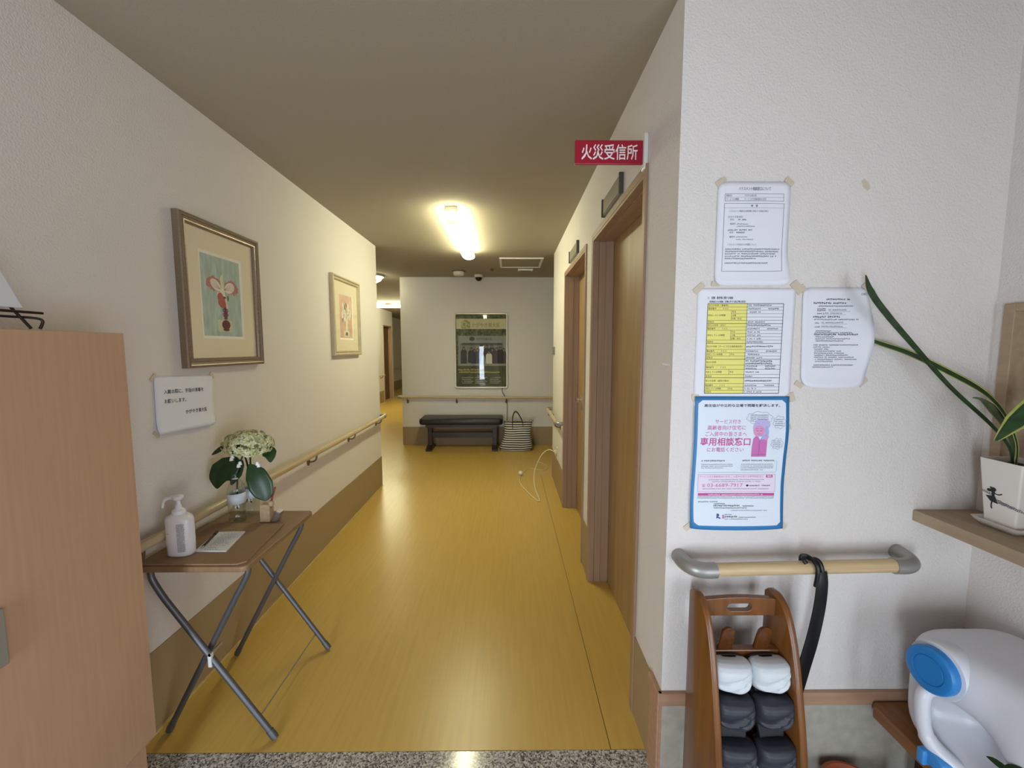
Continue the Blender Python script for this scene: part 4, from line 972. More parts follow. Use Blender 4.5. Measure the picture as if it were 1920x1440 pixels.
for (z, x0, x1, d) in ((0.0, -0.10, 0.31, 0.11), (0.03, -0.125, 0.335, 0.125), (0.12, -0.09, 0.325, 0.12), (0.24, -0.055, 0.305, 0.10), (0.34, -0.06, 0.32, 0.065), (0.39, -0.065, 0.33, 0.035)):
    cx, hx = (x0+x1)/2, (x1-x0)/2; ring = []
    for i in range(40):
        a = 2*PI*i/40; e = lambda q: math.copysign(abs(q)**0.55, q)
        ring.append((cx+hx*e(math.cos(a)), 5.62+d*e(math.sin(a))+0.006*math.sin(5*a+z*30), z+0.006*math.sin(3*a+1)*(z > 0)))
    rings.append(ring)
MB().loft(rings).build('bag_body', 'stripe_cloth', t, smooth=True)
for yy in (5.575, 5.665):
    MB().tube(catmull([(0.055, yy-0.03, 0.26), (0.055, yy-0.01, 0.38), (0.06, yy, 0.46), (0.085, yy, 0.525), (0.12, yy, 0.52), (0.16, yy, 0.46), (0.195, yy-0.005, 0.38), (0.205, yy-0.03, 0.24)], 5), 0.011, 8, sx=0.45).build('handle', 'black_plastic', t, smooth=True)
m = MB()
for i in range(46):
    a = 2*PI*i/46; e = lambda q: math.copysign(abs(q)**0.55, q)
    bx, by = 0.1325+0.182*e(math.cos(a)), 5.62+0.036*e(math.sin(a)); q = random.uniform(-0.012, 0.012)
    m.tube([(bx, by, 0.385), (bx+q, by-0.012, 0.405), (bx+q*2+0.01*math.cos(a), by-0.02, 0.40+random.uniform(-0.01, 0.015))], 0.004, 4)
f = m.build('fringe', 'stripe_cloth', t); f['kind'] = 'stuff'

# ------------------------------------------------------------------ cabinet at the left with a stand on top
t = thing('shoe_cabinet', (-1.19, 0.4, GZ), 'tall tan laminate cabinet at the left edge', 'cabinet')
box('cabinet_body', 'cabinet_laminate', L+0.001, -1.10, -0.6, 1.168, 0.235, 1.45, t, bevel=0.002)
for (ya, yb) in ((0.80, 1.17), (0.427, 0.797), (0.054, 0.424)):
    dr = box('cabinet_door', 'cabinet_laminate', -1.0995, -1.08, ya, yb, 0.232, 1.4505, t, bevel=0.0015)
    box('handle', 'grey_metal', -1.080, -1.070, ya+0.004, ya+0.036, 0.735, 0.86, dr, bevel=0.003)
box('toe_kick', 'cabinet_laminate', L+0.001, -1.102, -0.6, 1.155, GZ, 0.2348, t)
t = thing('sign_stand', (-1.10, 0.80, 1.45), 'white sheet on a small dark wire easel on top of the cabinet', 'stand')
m = MB()
for o_ in (0.0, 0.16):
    b = Vector((-1.100, 0.955-o_, 1.4505))
    m.tube(catmull([b+Vector((0.010, 0.018, 0.003)), b+Vector((0.013, 0.022, 0.022)), b+Vector((0.004, 0.010, 0.028)), b+Vector((-0.03, -0.01, 0.030)), b+Vector((-0.08, -0.02, 0.034))], 5), 0.003, 8)
    m.tube([b+Vector((0.006, 0.004, 0.003)), b+Vector((-0.006, -0.006, 0.03)), b+Vector((-0.030, -0.02, 0.075))], 0.003, 8)
m.tube([(-1.094, 0.985, 1.4905), (-1.094, 0.66, 1.4905)], 0.003, 8)
m.build('wire_easel', 'wire_black', t, smooth=True)
e = Fr((-1.106, 0.968, 1.4945), (0.0, -1, 0), (-0.5, 0.0, 1))
m = MB(); m.prism([(0, 0), (0.30, 0), (0.30, 0.20), (0, 0.20)], lambda a, b, k: e.p(a, b, k), -0.002, 0.002); m.build('clear_cover', 'clear_pane', t)
m = MB(); m.prism([(0.010, 0.006), (0.29, 0.006), (0.29, 0.19), (0.010, 0.19)], lambda a, b, k: e.p(a, b, k), -0.001, 0.001); m.build('sheet', 'paper', t)

# ------------------------------------------------------------------ folding table and the things on it
TZ = 0.667
t = thing('folding_table', (-1.09, 1.59, 0), 'small brown folding table with grey tube legs against the left wall', 'table')
tx0, tx1, ty0, ty1 = -1.275, -0.893, 1.345, 1.832
m = MB(); m.prism(rounded(tx0, ty0, tx1, ty1, 0.022), lambda a, b, k: (a, b, k), TZ-0.020, TZ); m.build('tabletop', 'table_laminate', t, bevel=0.003, smooth=True)
r = 0.0105
def leg(y, xa, xb, foot):
    """tube from under the top, bending, then straight down to the floor"""
    s = 1 if xb > xa else -1
    pts = catmull([(xa, y, TZ-0.022), (xa+s*0.003, y, TZ-0.055), (xa+s*0.022, y, TZ-0.095), (xa+s*0.045, y, TZ-0.135)], 5)
    pts.append(Vector((xb, y, 0.012)))
    lg = MB().tube(pts, r, 12).build('leg', 'steel_dark', t, smooth=True)
    d = (pts[-1]-pts[-2]).normalized()
    MB().tube([pts[-1]-d*0.03, pts[-1]-d*0.004, pts[-1]+d*0.006], [r+0.002, r+0.0025, r+0.001], 12).build('foot_cap', 'steel_dark', lg, smooth=True)
leg(1.372, -1.242, -0.845, 1); leg(1.405, -0.925, -1.247, 1)
leg(1.815, -1.242, -0.845, 1); leg(1.783, -0.925, -1.247, 1)
MB().tube([(-0.897, 1.372, 0.085), (-0.897, 1.815, 0.085)], 0.0022, 6).build('stretcher_wire', 'steel_dark', t, smooth=True)
MB().tube([(-1.05, 1.360, 0.335), (-1.05, 1.42, 0.335)], 0.006, 8).build('pivot', 'steel', t, smooth=True)
MB().box(-1.056, -1.044, 1.36, 1.372, 0.29, 0.34).build('lock_clip', 'white_plastic', t)
t = MB().prism([(-1.272, 1.355), (-0.93, 1.355), (-0.908, 1.375), (-0.945, 1.678), (-1.272, 1.690)], lambda a, b, k: (a, b, k), TZ+0.0005, TZ+0.006).build('desk_board', 'mat_board', bevel=0.001)
tag(t, 'thin brown board lying on the folding table under the notepad', 'board')
BZ = TZ+0.0063
# sanitizer pump bottle
t = thing('pump_bottle', (-1.172, 1.415, BZ), 'white sanitizer pump bottle at the near end of the table', 'bottle')
cx, cy = -1.172, 1.425
def oval(rx, ry, z, n=28): return [(cx+rx*math.copysign(abs(math.cos(a))**0.8, math.cos(a)), cy+ry*math.copysign(abs(math.sin(a))**0.8, math.sin(a)), z) for a in [2*PI*i/n for i in range(n)]]
m = MB().loft([oval(0.040, 0.024, BZ), oval(0.044, 0.028, BZ+0.004), oval(0.045, 0.029, BZ+0.06), oval(0.045, 0.029, BZ+0.128), oval(0.042, 0.027, BZ+0.139), oval(0.028, 0.022, BZ+0.147), oval(0.020, 0.020, BZ+0.150)])
bd = m.build('bottle_body', 'white_pump', t, smooth=True)
MB().lathe([(0.021, 0.148), (0.021, 0.162), (0.016, 0.166), (0.011, 0.170), (0.009, 0.182), (0.006, 0.185), (0.006, 0.203)], (cx, cy, BZ), 'z', 18).build('collar', 'white_pump', t, smooth=True)
m = MB().lathe([(0.009, 0.198), (0.016, 0.203), (0.017, 0.212), (0.012, 0.217)], (cx, cy, BZ), 'z', 18)
m.tube(catmull([(cx, cy, BZ+0.208), (cx-0.025, cy-0.003, BZ+0.207), (cx-0.045, cy-0.005, BZ+0.198), (cx-0.052, cy-0.006, BZ+0.172)], 5), [0.008]*5+[0.006]*6+[0.004]*5, 10)
m.build('pump_head', 'white_pump', t, smooth=True)
lb = Fr((cx, cy-0.030, BZ), (1, 0.0, 0), (0, 0, 1), lambda a, b: -0.029*(1-max(0, 1-abs(a/0.0455)**2.5)**(0.4)))
m = MB()
for k in range(30): ftext_rows(m, lb, 0.010, 0.034, 0.020+k*0.0034, 0.0026, 0.0002)
ftext_rows(m, lb, -0.034, -0.018, 0.085, 0.002, 0.0004); m.build('label_print', 'ink_grey', bd)
# notepad with pen
t = thing('notepad', (-1.09, 1.51, BZ), 'white ruled notepad lying open on the brown board', 'notepad')
q = [(-1.136, 1.438), (-1.022, 1.436), (-1.056, 1.597), (-1.166, 1.592)]
MB().prism(q, lambda a, b, k: (a, b, k), BZ, BZ+0.004).build('pages', 'paper', t)
m = MB()
for i in range(11):
    k = 0.06+i*0.085
    if k > 0.95: break
    A = Vector((q[0][0]+(q[3][0]-q[0][0])*k, q[0][1]+(q[3][1]-q[0][1])*k)); B = Vector((q[1][0]+(q[2][0]-q[1][0])*k, q[1][1]+(q[2][1]-q[1][1])*k))
    A = A.lerp(B, 0.22); nfr = Fr((A.x, A.y, BZ+0.004), (B.x-A.x, B.y-A.y, 0), (-(B.y-A.y), B.x-A.x, 0))
    fline(m, nfr, [(0, 0), ((B-A).length*0.95, 0)], 0.0006, 0.0004); ftext_rows(m, nfr, 0.004, (B-A).length*random.uniform(0.5, 0.9), 0.001, 0.0055, 0.0004, gap=1.5)
m.build('ruled_lines', 'ink_light', t)
t = thing('pen', (-1.14, 1.52, BZ+0.005), 'black pen lying along the edge of the notepad', 'pen')
MB().tube([(-1.124, 1.462, BZ+0.0085), (-1.152, 1.565, BZ+0.0085)], 0.0042, 10).build('barrel', 'black_plastic', t, smooth=True)
MB().tube([(-1.151, 1.560, BZ+0.009), (-1.157, 1.582, BZ+0.009)], 0.0056, 10).build('cap', 'black_plastic', t, smooth=True)
MB().tube([(-1.1239, 1.4625, BZ+0.0085), (-1.120, 1.450, BZ+0.0075)], [0.0038, 0.001], 8).build('tip', 'steel', t, smooth=True)
# two clear plastic bottles used as vases
def pet(cx, cy, label, base):
    t = thing('plastic_bottle', (cx, cy, base), label, 'bottle')
    prof = [(0.018, 0.002), (0.028, 0.0), (0.033, 0.006), (0.034, 0.03), (0.0315, 0.036), (0.034, 0.042), (0.034, 0.075), (0.033, 0.08), (0.033, 0.128), (0.034, 0.132), (0.033, 0.145), (0.024, 0.168), (0.014, 0.184), (0.0125, 0.190), (0.0125, 0.208)]
    k = MB(); k.lathe(prof, (cx, cy, base), 'z', 24); k.f = [f for f in k.f if len(f) == 4]; k.build('bottle_body', 'pet_plastic', t, smooth=True)
    MB().lathe([(0.016, 0.003), (0.030, 0.006), (0.0315, 0.03), (0.0300, 0.036), (0.0315, 0.042), (0.0315, 0.112)], (cx, cy, base), 'z', 22).build('water', 'water', t, smooth=True)
    k = MB().lathe([(0.0345, 0.082), (0.0345, 0.126)], (cx, cy, base), 'z', 24); k.f = [f for f in k.f if len(f) == 4]; k.build('label', 'bottle_label', t, smooth=True, solid=0.0003)
    k = MB().lathe([(0.0134, 0.186), (0.0165, 0.187), (0.0165, 0.190), (0.0134, 0.191)], (cx, cy, base), 'z', 20); k.build('neck_ring', 'white_plastic', t, smooth=True)
    return t
pet(-1.166, 1.722, 'clear water bottle with white label, nearer of the two holding stems', TZ+0.0005)
pet(-1.150, 1.792, 'clear water bottle with white label, behind the nearer one by the rail', TZ+0.0005)
# hydrangea with leaves standing in the bottles
t = thing('hydrangea', (-1.15, 1.76, 0.80), 'pale green hydrangea with dark leaves standing in the bottles', 'flowers')
stems = MB()
for pts in ([(-1.166, 1.722, 0.72), (-1.160, 1.73, 0.88), (-1.14, 1.75, 0.96)], [(-1.150, 1.792, 0.72), (-1.140, 1.785, 0.88), (-1.12, 1.76, 0.98)], [(-1.155, 1.79, 0.74), (-1.15, 1.78, 0.90), (-1.17, 1.77, 0.97)]):
    stems.tube(catmull(pts, 6), 0.0035, 8)
stems.build('stem', 'leaf_dark', t, smooth=True)
m = MB(); hc = Vector((-1.128, 1.762, 0.995)); rng = random.Random(3)
for i in range(330):
    a = rng.uniform(0, 2*PI); zz = rng.uniform(-0.75, 1.0); rr = math.sqrt(max(0, 1-zz*zz))
    n = Vector((rr*math.cos(a), rr*math.sin(a), zz)); c = hc + Vector((n.x*0.100, n.y*0.085, n.z*0.058))*rng.uniform(0.82, 1.04)
    u = n.orthogonal().normalized(); v = n.cross(u); rot = rng.uniform(0, PI); u, v = u*math.cos(rot)+v*math.sin(rot), v*math.cos(rot)-u*math.sin(rot)
    s = rng.uniform(0.008, 0.0125)
    for (du, dv) in ((u, v), (v, -u), (-u, -v), (-v, u)):
        m.add([c, c+du*s*0.7+dv*s*0.55+n*0.002, c+du*s*1.2+n*rng.uniform(-0.003, 0.003), c+du*s*0.7-dv*s*0.55+n*0.002], [(0, 1, 2, 3)])
h = m.build('flower_head', 'hydrangea', t); h['kind'] = 'stuff'
def leafmesh(path, width, up, cup=0.15, n=14, fold=0.0):
    """broad leaf: path of points, width profile list, returns MB with a thin cupped blade"""
    P_ = catmull(path, n); N_ = len(P_); m = MB(); rows = []
    for i, p in enumerate(P_):
        tt = i/(N_-1); d = (P_[min(i+1, N_-1)]-P_[max(i-1, 0)]).normalized(); side = d.cross(Vector(up)).normalized(); nn = side.cross(d)
        k = tt*(len(width)-1); a = int(min(k, len(width)-2)); w = width[a]+(width[a+1]-width[a])*(k-a)
        rows.append([p+side*(w*s)+nn*(abs(s)**1.5*w*cup) for s in (-1, -0.72, -0.35, 0, 0.35, 0.72, 1)])
    return rows
def leaf_build(rows, cols, name, mt, parent, thick=0.0008):
    m = MB()
    for (a, b) in cols:
        m.loft([r[a:b+1] for r in rows], cap=False, closed=False)
    return m.build(name, mt, parent, smooth=True, solid=thick)
for (path, w, up) in (
    ([(-1.03, 1.70, 0.762), (-1.035, 1.70, 0.80), (-1.06, 1.705, 0.86), (-1.105, 1.72, 0.915)], [0.001, 0.034, 0.046, 0.040, 0.004], (0.35, -1, 0.2)),
    ([(-1.155, 1.735, 0.935), (-1.195, 1.72, 0.90), (-1.225, 1.71, 0.865), (-1.235, 1.705, 0.815)], [0.012, 0.045, 0.05, 0.032, 0.002], (0.2, -1, 0.2)),
    ([(-1.15, 1.74, 0.93), (-1.155, 1.73, 0.90), (-1.17, 1.725, 0.86), (-1.185, 1.72, 0.825)], [0.01, 0.03, 0.034, 0.02, 0.002], (-0.2, -1, 0.2)),
    ([(-1.06, 1.78, 0.97), (-1.045, 1.77, 0.955), (-1.035, 1.76, 0.94), (-1.03, 1.75, 0.915)], [0.008, 0.026, 0.028, 0.018, 0.002], (0.4, -1, 0.3)),
    ([(-1.19, 1.74, 0.99), (-1.215, 1.73, 0.985), (-1.235, 1.72, 0.972), (-1.255, 1.715, 0.958)], [0.004, 0.010, 0.011, 0.008, 0.001], (0.2, -1, 0.5)),
    ([(-1.135, 1.715, 1.005), (-1.145, 1.71, 0.985), (-1.16, 1.71, 0.955), (-1.165, 1.715, 0.92)], [0.002, 0.009, 0.011, 0.009, 0.003], (0.2, -1, 0.2))):
    leaf_build(leafmesh(path, w, up, 0.2), [(0, 6)], 'leaf', 'leaf_dark', t)
for (x, y, z) in ((-1.16, 1.695, 0.945), (-1.155, 1.694, 0.955), (-1.135, 1.70, 0.915), (-1.13, 1.702, 0.925), (-1.06, 1.715, 0.912), (-1.065, 1.715, 0.920)):
    MB().lathe([(0.002, 0.009), (0.006, 0.006), (0.0065, 0.0), (0.008, -0.006), (0.003, -0.003)], (x, y, z), 'z', 10).build('white_bell', 'lily_white', t, smooth=True)
# small pen stand and clip block
t = thing('pen_holder', (-1.035, 1.715, TZ), 'small beige pen holder with a pencil beside the bottles', 'pen holder')
MB().prism([(-1.060, 1.70), (-1.018, 1.70), (-1.018, 1.735), (-1.060, 1.735)], lambda a, b, k: (a+(k-TZ)*0.03, b, k), TZ+0.0005, TZ+0.078).build('cup', 'cork', t, bevel=0.003)
MB().tube([(-1.030, 1.717, TZ+0.02), (-1.008, 1.712, TZ+0.110), (-0.993, 1.710, TZ+0.152)], 0.0045, 8).build('pencil', 'pencil_red', t, smooth=True)
MB().lathe([(0.004, -0.012), (0.011, -0.006), (0.012, 0.004), (0.006, 0.012)], (-1.010, 1.705, TZ+0.082), 'z', 12).build('ornament', 'cork', t, smooth=True)
t = thing('clip_block', (-0.998, 1.72, TZ), 'small silver and white block leaning beside the pen holder', 'block')
MB().prism([(-1.016, 0.0005), (-0.992, 0.0005), (-0.976, 0.040), (-0.992, 0.046)], lambda a, b, k: (a, k, TZ+b), 1.706, 1.742).build('block', 'steel', t, bevel=0.002)
MB().prism([(-0.992, 0.0465), (-0.9758, 0.0405), (-0.9752, 0.0412), (-0.9915, 0.0473)], lambda a, b, k: (a, k, TZ+b), 1.708, 1.740).build('white_face', 'white_plastic', t)

# ------------------------------------------------------------------ slipper rack, slippers, shoehorn
t = thing('slipper_rack', (0.66, 1.06, GZ), 'brown wooden slipper rack standing under the front handrail', 'rack')
XA, XB = 0.540, 0.785
front = catmull([(1.150, 0.705, 0), (1.110, 0.706, 0), (1.070, 0.675, 0), (1.035, 0.600, 0), (1.005, 0.480, 0), (0.978, 0.340, 0), (0.960, 0.180, 0), (0.950, 0.0, 0), (0.950, GZ, 0)], 5)
out = [(p.x, p.y) for p in front] + [(1.165, GZ), (1.165, 0.690)]
for xa in (XA, XB-0.020):
    MB().prism(out, lambda a, b, k: (k, a, b), xa, xa+0.020).build('side_panel', 'rack_wood', t, bevel=0.005, smooth=True)
# top board with the hand slot
def slot_board(x0, x1, z0, z1, y0, y1, sx0, sx1, sz0, sz1):
    o = []; n = 10
    outer = [(x0, z0)] + [(x0+(x1-x0)*i/n, z0) for i in range(1, n)] + [(x1, z0), (x1, z1)] + [(x1+(x0-x1)*i/n, z1+0.006*math.sin(PI*i/n)) for i in range(1, n)] + [(x0, z1)]
    r_ = (sz1-sz0)/2; zc = (sz0+sz1)/2
    inner = [(sx0+r_+r_*math.cos(a), zc+r_*math.sin(a)) for a in [PI*0.5+PI*i/10 for i in range(11)]] + [(sx1-r_+r_*math.cos(a), zc+r_*math.sin(a)) for a in [-PI*0.5+PI*i/10 for i in range(11)]]
    bm = bmesh.new()
    def loop(pts):
        vs_ = [bm.verts.new((a, y0, b)) for a, b in pts]; return [bm.edges.new((vs_[i], vs_[(i+1) % len(vs_)])) for i in range(len(vs_))]
    es = loop(outer)+loop(inner); bmesh.ops.triangle_fill(bm, edges=es, use_beauty=True)
    g = bmesh.ops.extrude_face_region(bm, geom=bm.faces[:]); bmesh.ops.translate(bm, verts=[v for v in g['geom'] if isinstance(v, bmesh.types.BMVert)], vec=(0, y1-y0, 0))
    mb = MB(); bm.verts.index_update(); mb.v = [tuple(v.co) for v in bm.verts]; mb.f = [tuple(v.index for v in f.verts) for f in bm.faces]; bm.free(); return mb
slot_board(XA+0.02, XB-0.02, 0.645, 0.694, 1.108, 1.126, 0.626, 0.696, 0.659, 0.681).build('top_board', 'rack_wood', t, bevel=0.002)
rows_ = [(0.560, 1.095), (0.440, 1.090), (0.320, 1.085), (0.200, 1.080), (0.080, 1.075)]
for i, (z, y) in enumerate(rows_):
    box('crossbar', 'rack_wood', XA+0.02, XB-0.02, y-0.012, y+0.012, z-0.028, z, t, bevel=0.003)
    for x in (0.613, 0.716):
        MB().prism([(-0.021, -0.02), (0.021, -0.02), (0.019, 0.055)] + [(0.019*math.cos(a), 0.058+0.019*math.sin(a)) for a in [PI*k/8 for k in range(9)]] + [(-0.019, 0.055)],
                   lambda a, b, k, x=x, y=y, z=z: (x+a, y-b*0.28+k-0.008, z+b), 0.0, 0.012).build('peg', 'peg_wood', t, bevel=0.003, smooth=True)
box('base_board', 'rack_wood', XA+0.02, XB-0.02, 0.96, 1.15, GZ+0.02, GZ+0.04, t)
def make_slipper(name, mt):
    """toe up: built at the origin, x across, z towards the toe, -y the top of the foot"""
    t_ = bpy.data.objects.new(name, None); COL.objects.link(t_); t_.empty_display_size = 0.03
    hw_ = [(-0.10, 0.0), (-0.097, 0.018), (-0.085, 0.031), (-0.07, 0.034), (-0.03, 0.038), (0.02, 0.046), (0.045, 0.046), (0.060, 0.042), (0.0655, 0.025), (0.0665, 0.0)]
    outl = [(w, z) for z, w in hw_] + [(-w, z) for z, w in reversed(hw_[1:-1])]
    MB().prism(outl, lambda a, b, k: (a, k, b), 0.0, 0.012).build('sole', 'slipper_sole', t_, bevel=0.002)
    # vamp: cupped shell from the opening up to the toe, boxy at the toe, creased across the instep
    rings = []; n = 26
    key = ((-0.024, 0.043, 0.034), (-0.016, 0.0465, 0.041), (-0.004, 0.049, 0.047), (0.010, 0.0505, 0.052), (0.024, 0.0515, 0.055), (0.036, 0.0515, 0.055), (0.047, 0.0505, 0.050), (0.055, 0.047, 0.040), (0.060, 0.040, 0.026), (0.062, 0.020, 0.010))
    fine = []
    for q0, q1 in zip(key, key[1:]):
        for k in range(4): fine.append(tuple(u0+(u1-u0)*k/4 for u0, u1 in zip(q0, q1)))
    for (z, w, h) in fine+[key[-1]]:
        rg = []
        for i in range(n+1):
            a = PI*i/n; u_ = -math.copysign(abs(math.cos(a))**0.6, math.cos(a)); x = w*u_; d = -h*max(0.0, math.sin(a))**0.6
            cl = 0.018 + 0.022*u_*0.9 - 0.016*(1-u_*u_)      # a diagonal fold line
            d += math.sin(a)*(0.012*math.exp(-((z-cl)/0.008)**2) + 0.010*math.exp(-((z-cl+0.021)/0.007)**2))
            rg.append((x, d, z-0.010*(1-u_*u_)*(z < 0)))
        rings.append(rg)
    MB().loft(rings, cap=False, closed=False).build('vamp', mt, t_, smooth=True, solid=0.003)
    return t_
def copy_tree(o, parent=None):
    c_ = o.copy(); COL.objects.link(c_); c_.parent = parent
    for ch in list(o.children): copy_tree(ch, c_)
    return c_
protos = {'slipper_white': None, 'slipper_black': None}
sl = [(0, 'slipper_white', 'top row of the rack', 'white'), (1, 'slipper_black', 'second row of the rack', 'black'), (2, 'slipper_black', 'third row of the rack', 'black'), (3, 'slipper_white', 'lowest visible row of the rack', 'white')]
RZ = [(0.503, 1.058), (0.416, 1.036), (0.302, 1.018), (0.236, 1.008)]
for (i, mt, where, colr) in sl:
    z, y = RZ[i]
    for side, x in (('left', 0.611), ('right', 0.716)):
        if protos[mt] is None: o = protos[mt] = make_slipper('slipper', mt)
        else: o = copy_tree(protos[mt])
        o.location = (x, y, z); o.scale = (1, 0.92, 0.85); o.rotation_euler = (math.radians(-13), 0, math.radians(-4 if side == 'left' else 3))
        tag(o, '%s slipper, %s one of the pair in the %s' % (colr, side, where), 'slipper', 'slippers on the wooden rack')
t = thing('shoehorn', (0.87, 1.10, 0.40), 'long black shoehorn hanging from the front handrail', 'shoehorn')
pts = catmull([(0.890, yr-0.026, 0.775), (0.893, yr-0.028, 0.735), (0.894, yr-0.022, 0.66), (0.888, yr-0.012, 0.56), (0.874, yr-0.006, 0.47), (0.862, yr-0.003, 0.40), (0.853, yr, 0.35)], 6)
MB().tube(pts, [0.0165+0.004*min(1, i/20)-0.004*max(0, (i-30)/6) for i in range(len(pts))], 14, sx=1.0, sy=0.28, up=(1, 0, 0)).build('blade', 'black_plastic', t, smooth=True)
MB().tube(catmull([(0.878, yr-0.024, 0.730), (0.880, yr-0.026, 0.780), (0.876, yr-0.014, 0.800), (0.868, yr+0.004, 0.806), (0.866, yr+0.022, 0.796), (0.868, yr+0.026, 0.775)], 6), 0.006, 10).build('hook', 'black_plastic', t, smooth=True)
MB().tube(catmull([(0.896, yr-0.024, 0.730), (0.893, yr-0.024, 0.780), (0.888, yr-0.012, 0.802), (0.872, yr+0.002, 0.800), (0.856, yr-0.004, 0.808), (0.846, yr-0.012, 0.806), (0.850, yr-0.02, 0.796)], 6), 0.006, 10).build('strap_loop', 'black_plastic', t, smooth=True)

# ------------------------------------------------------------------ plant pot on the shelf
pc = Vector((1.372, 1.070)); SZ = 0.9165
def sq(c_, h, z, r_=0.2, n=6):
    return [(c_.x+a, c_.y+b, z) for a, b in rounded(-h, -h, h, h, h*r_, n)]
t = thing('plant_saucer', (pc.x, pc.y, SZ), 'white square saucer under the plant pot on the shelf', 'saucer')
MB().loft([sq(pc, 0.040, SZ), sq(pc, 0.052, SZ+0.012), sq(pc, 0.057, SZ+0.020), sq(pc, 0.053, SZ+0.020), sq(pc, 0.047, SZ+0.010), sq(pc, 0.042, SZ+0.006)]).build('dish', 'ceramic', t, smooth=True)
m = MB(); fell(m, Fr((pc.x-0.0375, pc.y+0.005, SZ+0.0145), (0, -1, 0.0), (-0.85, 0, 0.3)), 0, 0, 0.014, 0.003, 0.0022); m.build('water_stain', 'stain', t)
t = thing('potted_plant', (pc.x, pc.y, SZ+0.007), 'variegated long leaved plant in a white square pot on the shelf', 'plant')
PB, PT, PHH = 0.036, 0.050, 0.182
pz = SZ+0.007
pt = MB().loft([sq(pc, PB, pz, 0.12), sq(pc, PB+(PT-PB)*0.5, pz+PHH*0.5, 0.12), sq(pc, PT, pz+PHH, 0.12), sq(pc, PT-0.004, pz+PHH, 0.12), sq(pc, PT-0.007, pz+PHH-0.022, 0.12)]).build('pot', 'ceramic', t, smooth=True)
MB().loft([sq(pc, PT-0.0055, pz+PHH-0.021, 0.12), sq(pc, PT-0.0052, pz+PHH-0.014, 0.12), sq(pc, 0.02, pz+PHH-0.010, 0.12)]).build('soil', 'soil', t)
sl_ = (PT-PB)/PHH
pf = Fr((pc.x-PB-0.0004, pc.y+PB+0.006, pz), (0, -1, 0), (-sl_, 0, 1))       # left face of the pot, seen from the corridor
m = MB(); G = lambda x, y: (0.020+x, 0.060+y)
fell(m, pf, *G(0.009, 0.0405), 0.0065, 0.0058, 0.0004); fell(m, pf, *G(-0.0005, 0.036), 0.006, 0.0042, 0.0004); fell(m, pf, *G(0.003, 0.0445), 0.0025, 0.0025, 0.0004)
fpoly(m, pf, [G(0.004, 0.036), G(0.013, 0.034), G(0.012, 0.022), G(0.006, 0.020)], 0.0004)
fpoly(m, pf, [G(0.005, 0.022), G(0.013, 0.022), G(0.018, 0.011), G(0.020, 0.003), G(0.012, 0.004), G(0.002, 0.006), G(-0.009, 0.019)], 0.0004)
fline(m, pf, [G(0.010, 0.031), G(0.018, 0.0285), G(0.024, 0.030), G(0.029, 0.034)], 0.003, 0.0004)
fline(m, pf, [G(0.006, 0.006), G(0.0045, -0.004), G(0.005, -0.012), G(0.007, -0.014)], 0.0032, 0.0004)
m.build('silhouette_print', 'pot_print', pt)
m = MB()
for k in range(14):
    x = 0.020+k*0.0042; y = 0.010-0.009*(k/13)+0.001*math.sin(k*1.7); r_ = 0.0042-0.002*k/13
    fline(m, pf, [G(x+r_*math.cos(a), y+r_*math.sin(a)) for a in [2*PI*i/10 for i in range(11)]], 0.0013, 0.0005)
for k in range(5): fline(m, pf, [G(-0.014+k*0.004+0.0025*math.cos(a), 0.030-0.001*k+0.0025*math.sin(a)) for a in [2*PI*i/8 for i in range(9)]], 0.0012, 0.0005)
m.build('lace_print', 'pot_lace', pt)
def long_leaf(path, w, up, cup, margins='leaf_margin', blade='leaf_blade'):
    rows = leafmesh(path, w, up, cup, 8)
    lf = leaf_build(rows, [(1, 5)] if margins else [(0, 6)], 'leaf', blade, t, 0.0012)
    if margins:
        leaf_build(rows, [(0, 1)], 'leaf_margin', margins, lf, 0.0012); leaf_build(rows, [(5, 6)], 'leaf_margin', margins, lf, 0.0012)
    return lf
rz = pz+PHH-0.012
long_leaf([(1.360, 1.075, rz), (1.352, 1.082, rz+0.05), (1.322, 1.105, 1.202), (1.22, 1.120, 1.300), (1.12, 1.128, 1.408), (1.035, 1.135, 1.503), (0.995, 1.142, 1.562), (0.984, 1.145, 1.610)], [0.006, 0.007, 0.007, 0.0085, 0.011, 0.014, 0.015, 0.001], (0.3, -1, 0.3), 0.35, None)
long_leaf([(1.366, 1.072, rz), (1.372, 1.080, rz+0.06), (1.350, 1.098, 1.232), (1.305, 1.115, 1.290), (1.22, 1.135, 1.345), (1.14, 1.160, 1.392), (1.080, 1.192, 1.422), (1.048, 1.204, 1.438)], [0.005, 0.006, 0.009, 0.0115, 0.012, 0.012, 0.010, 0.006], (0.25, -0.95, 0.40), 0.25)
long_leaf([(1.382, 1.06, rz), (1.410, 1.045, 1.18), (1.405, 1.030, 1.262), (1.345, 1.022, 1.268), (1.288, 1.020, 1.222), (1.238, 1.018, 1.172)], [0.006, 0.010, 0.019, 0.025, 0.021, 0.002], (-0.45, -1, 0.5), 0.10)
long_leaf([(1.372, 1.085, rz), (1.372, 1.090, 1.15), (1.352, 1.097, 1.208), (1.316, 1.100, 1.246), (1.288, 1.102, 1.270), (1.268, 1.103, 1.274)], [0.005, 0.010, 0.018, 0.014, 0.004, 0.001], (0.2, -1, 0.2), 0.15, None, 'leaf_dull')
long_leaf([(1.395, 1.05, rz), (1.412, 1.05, 1.16), (1.420, 1.055, 1.25), (1.425, 1.06, 1.36)], [0.006, 0.010, 0.012, 0.002], (-0.6, -1, 0.1), 0.2)

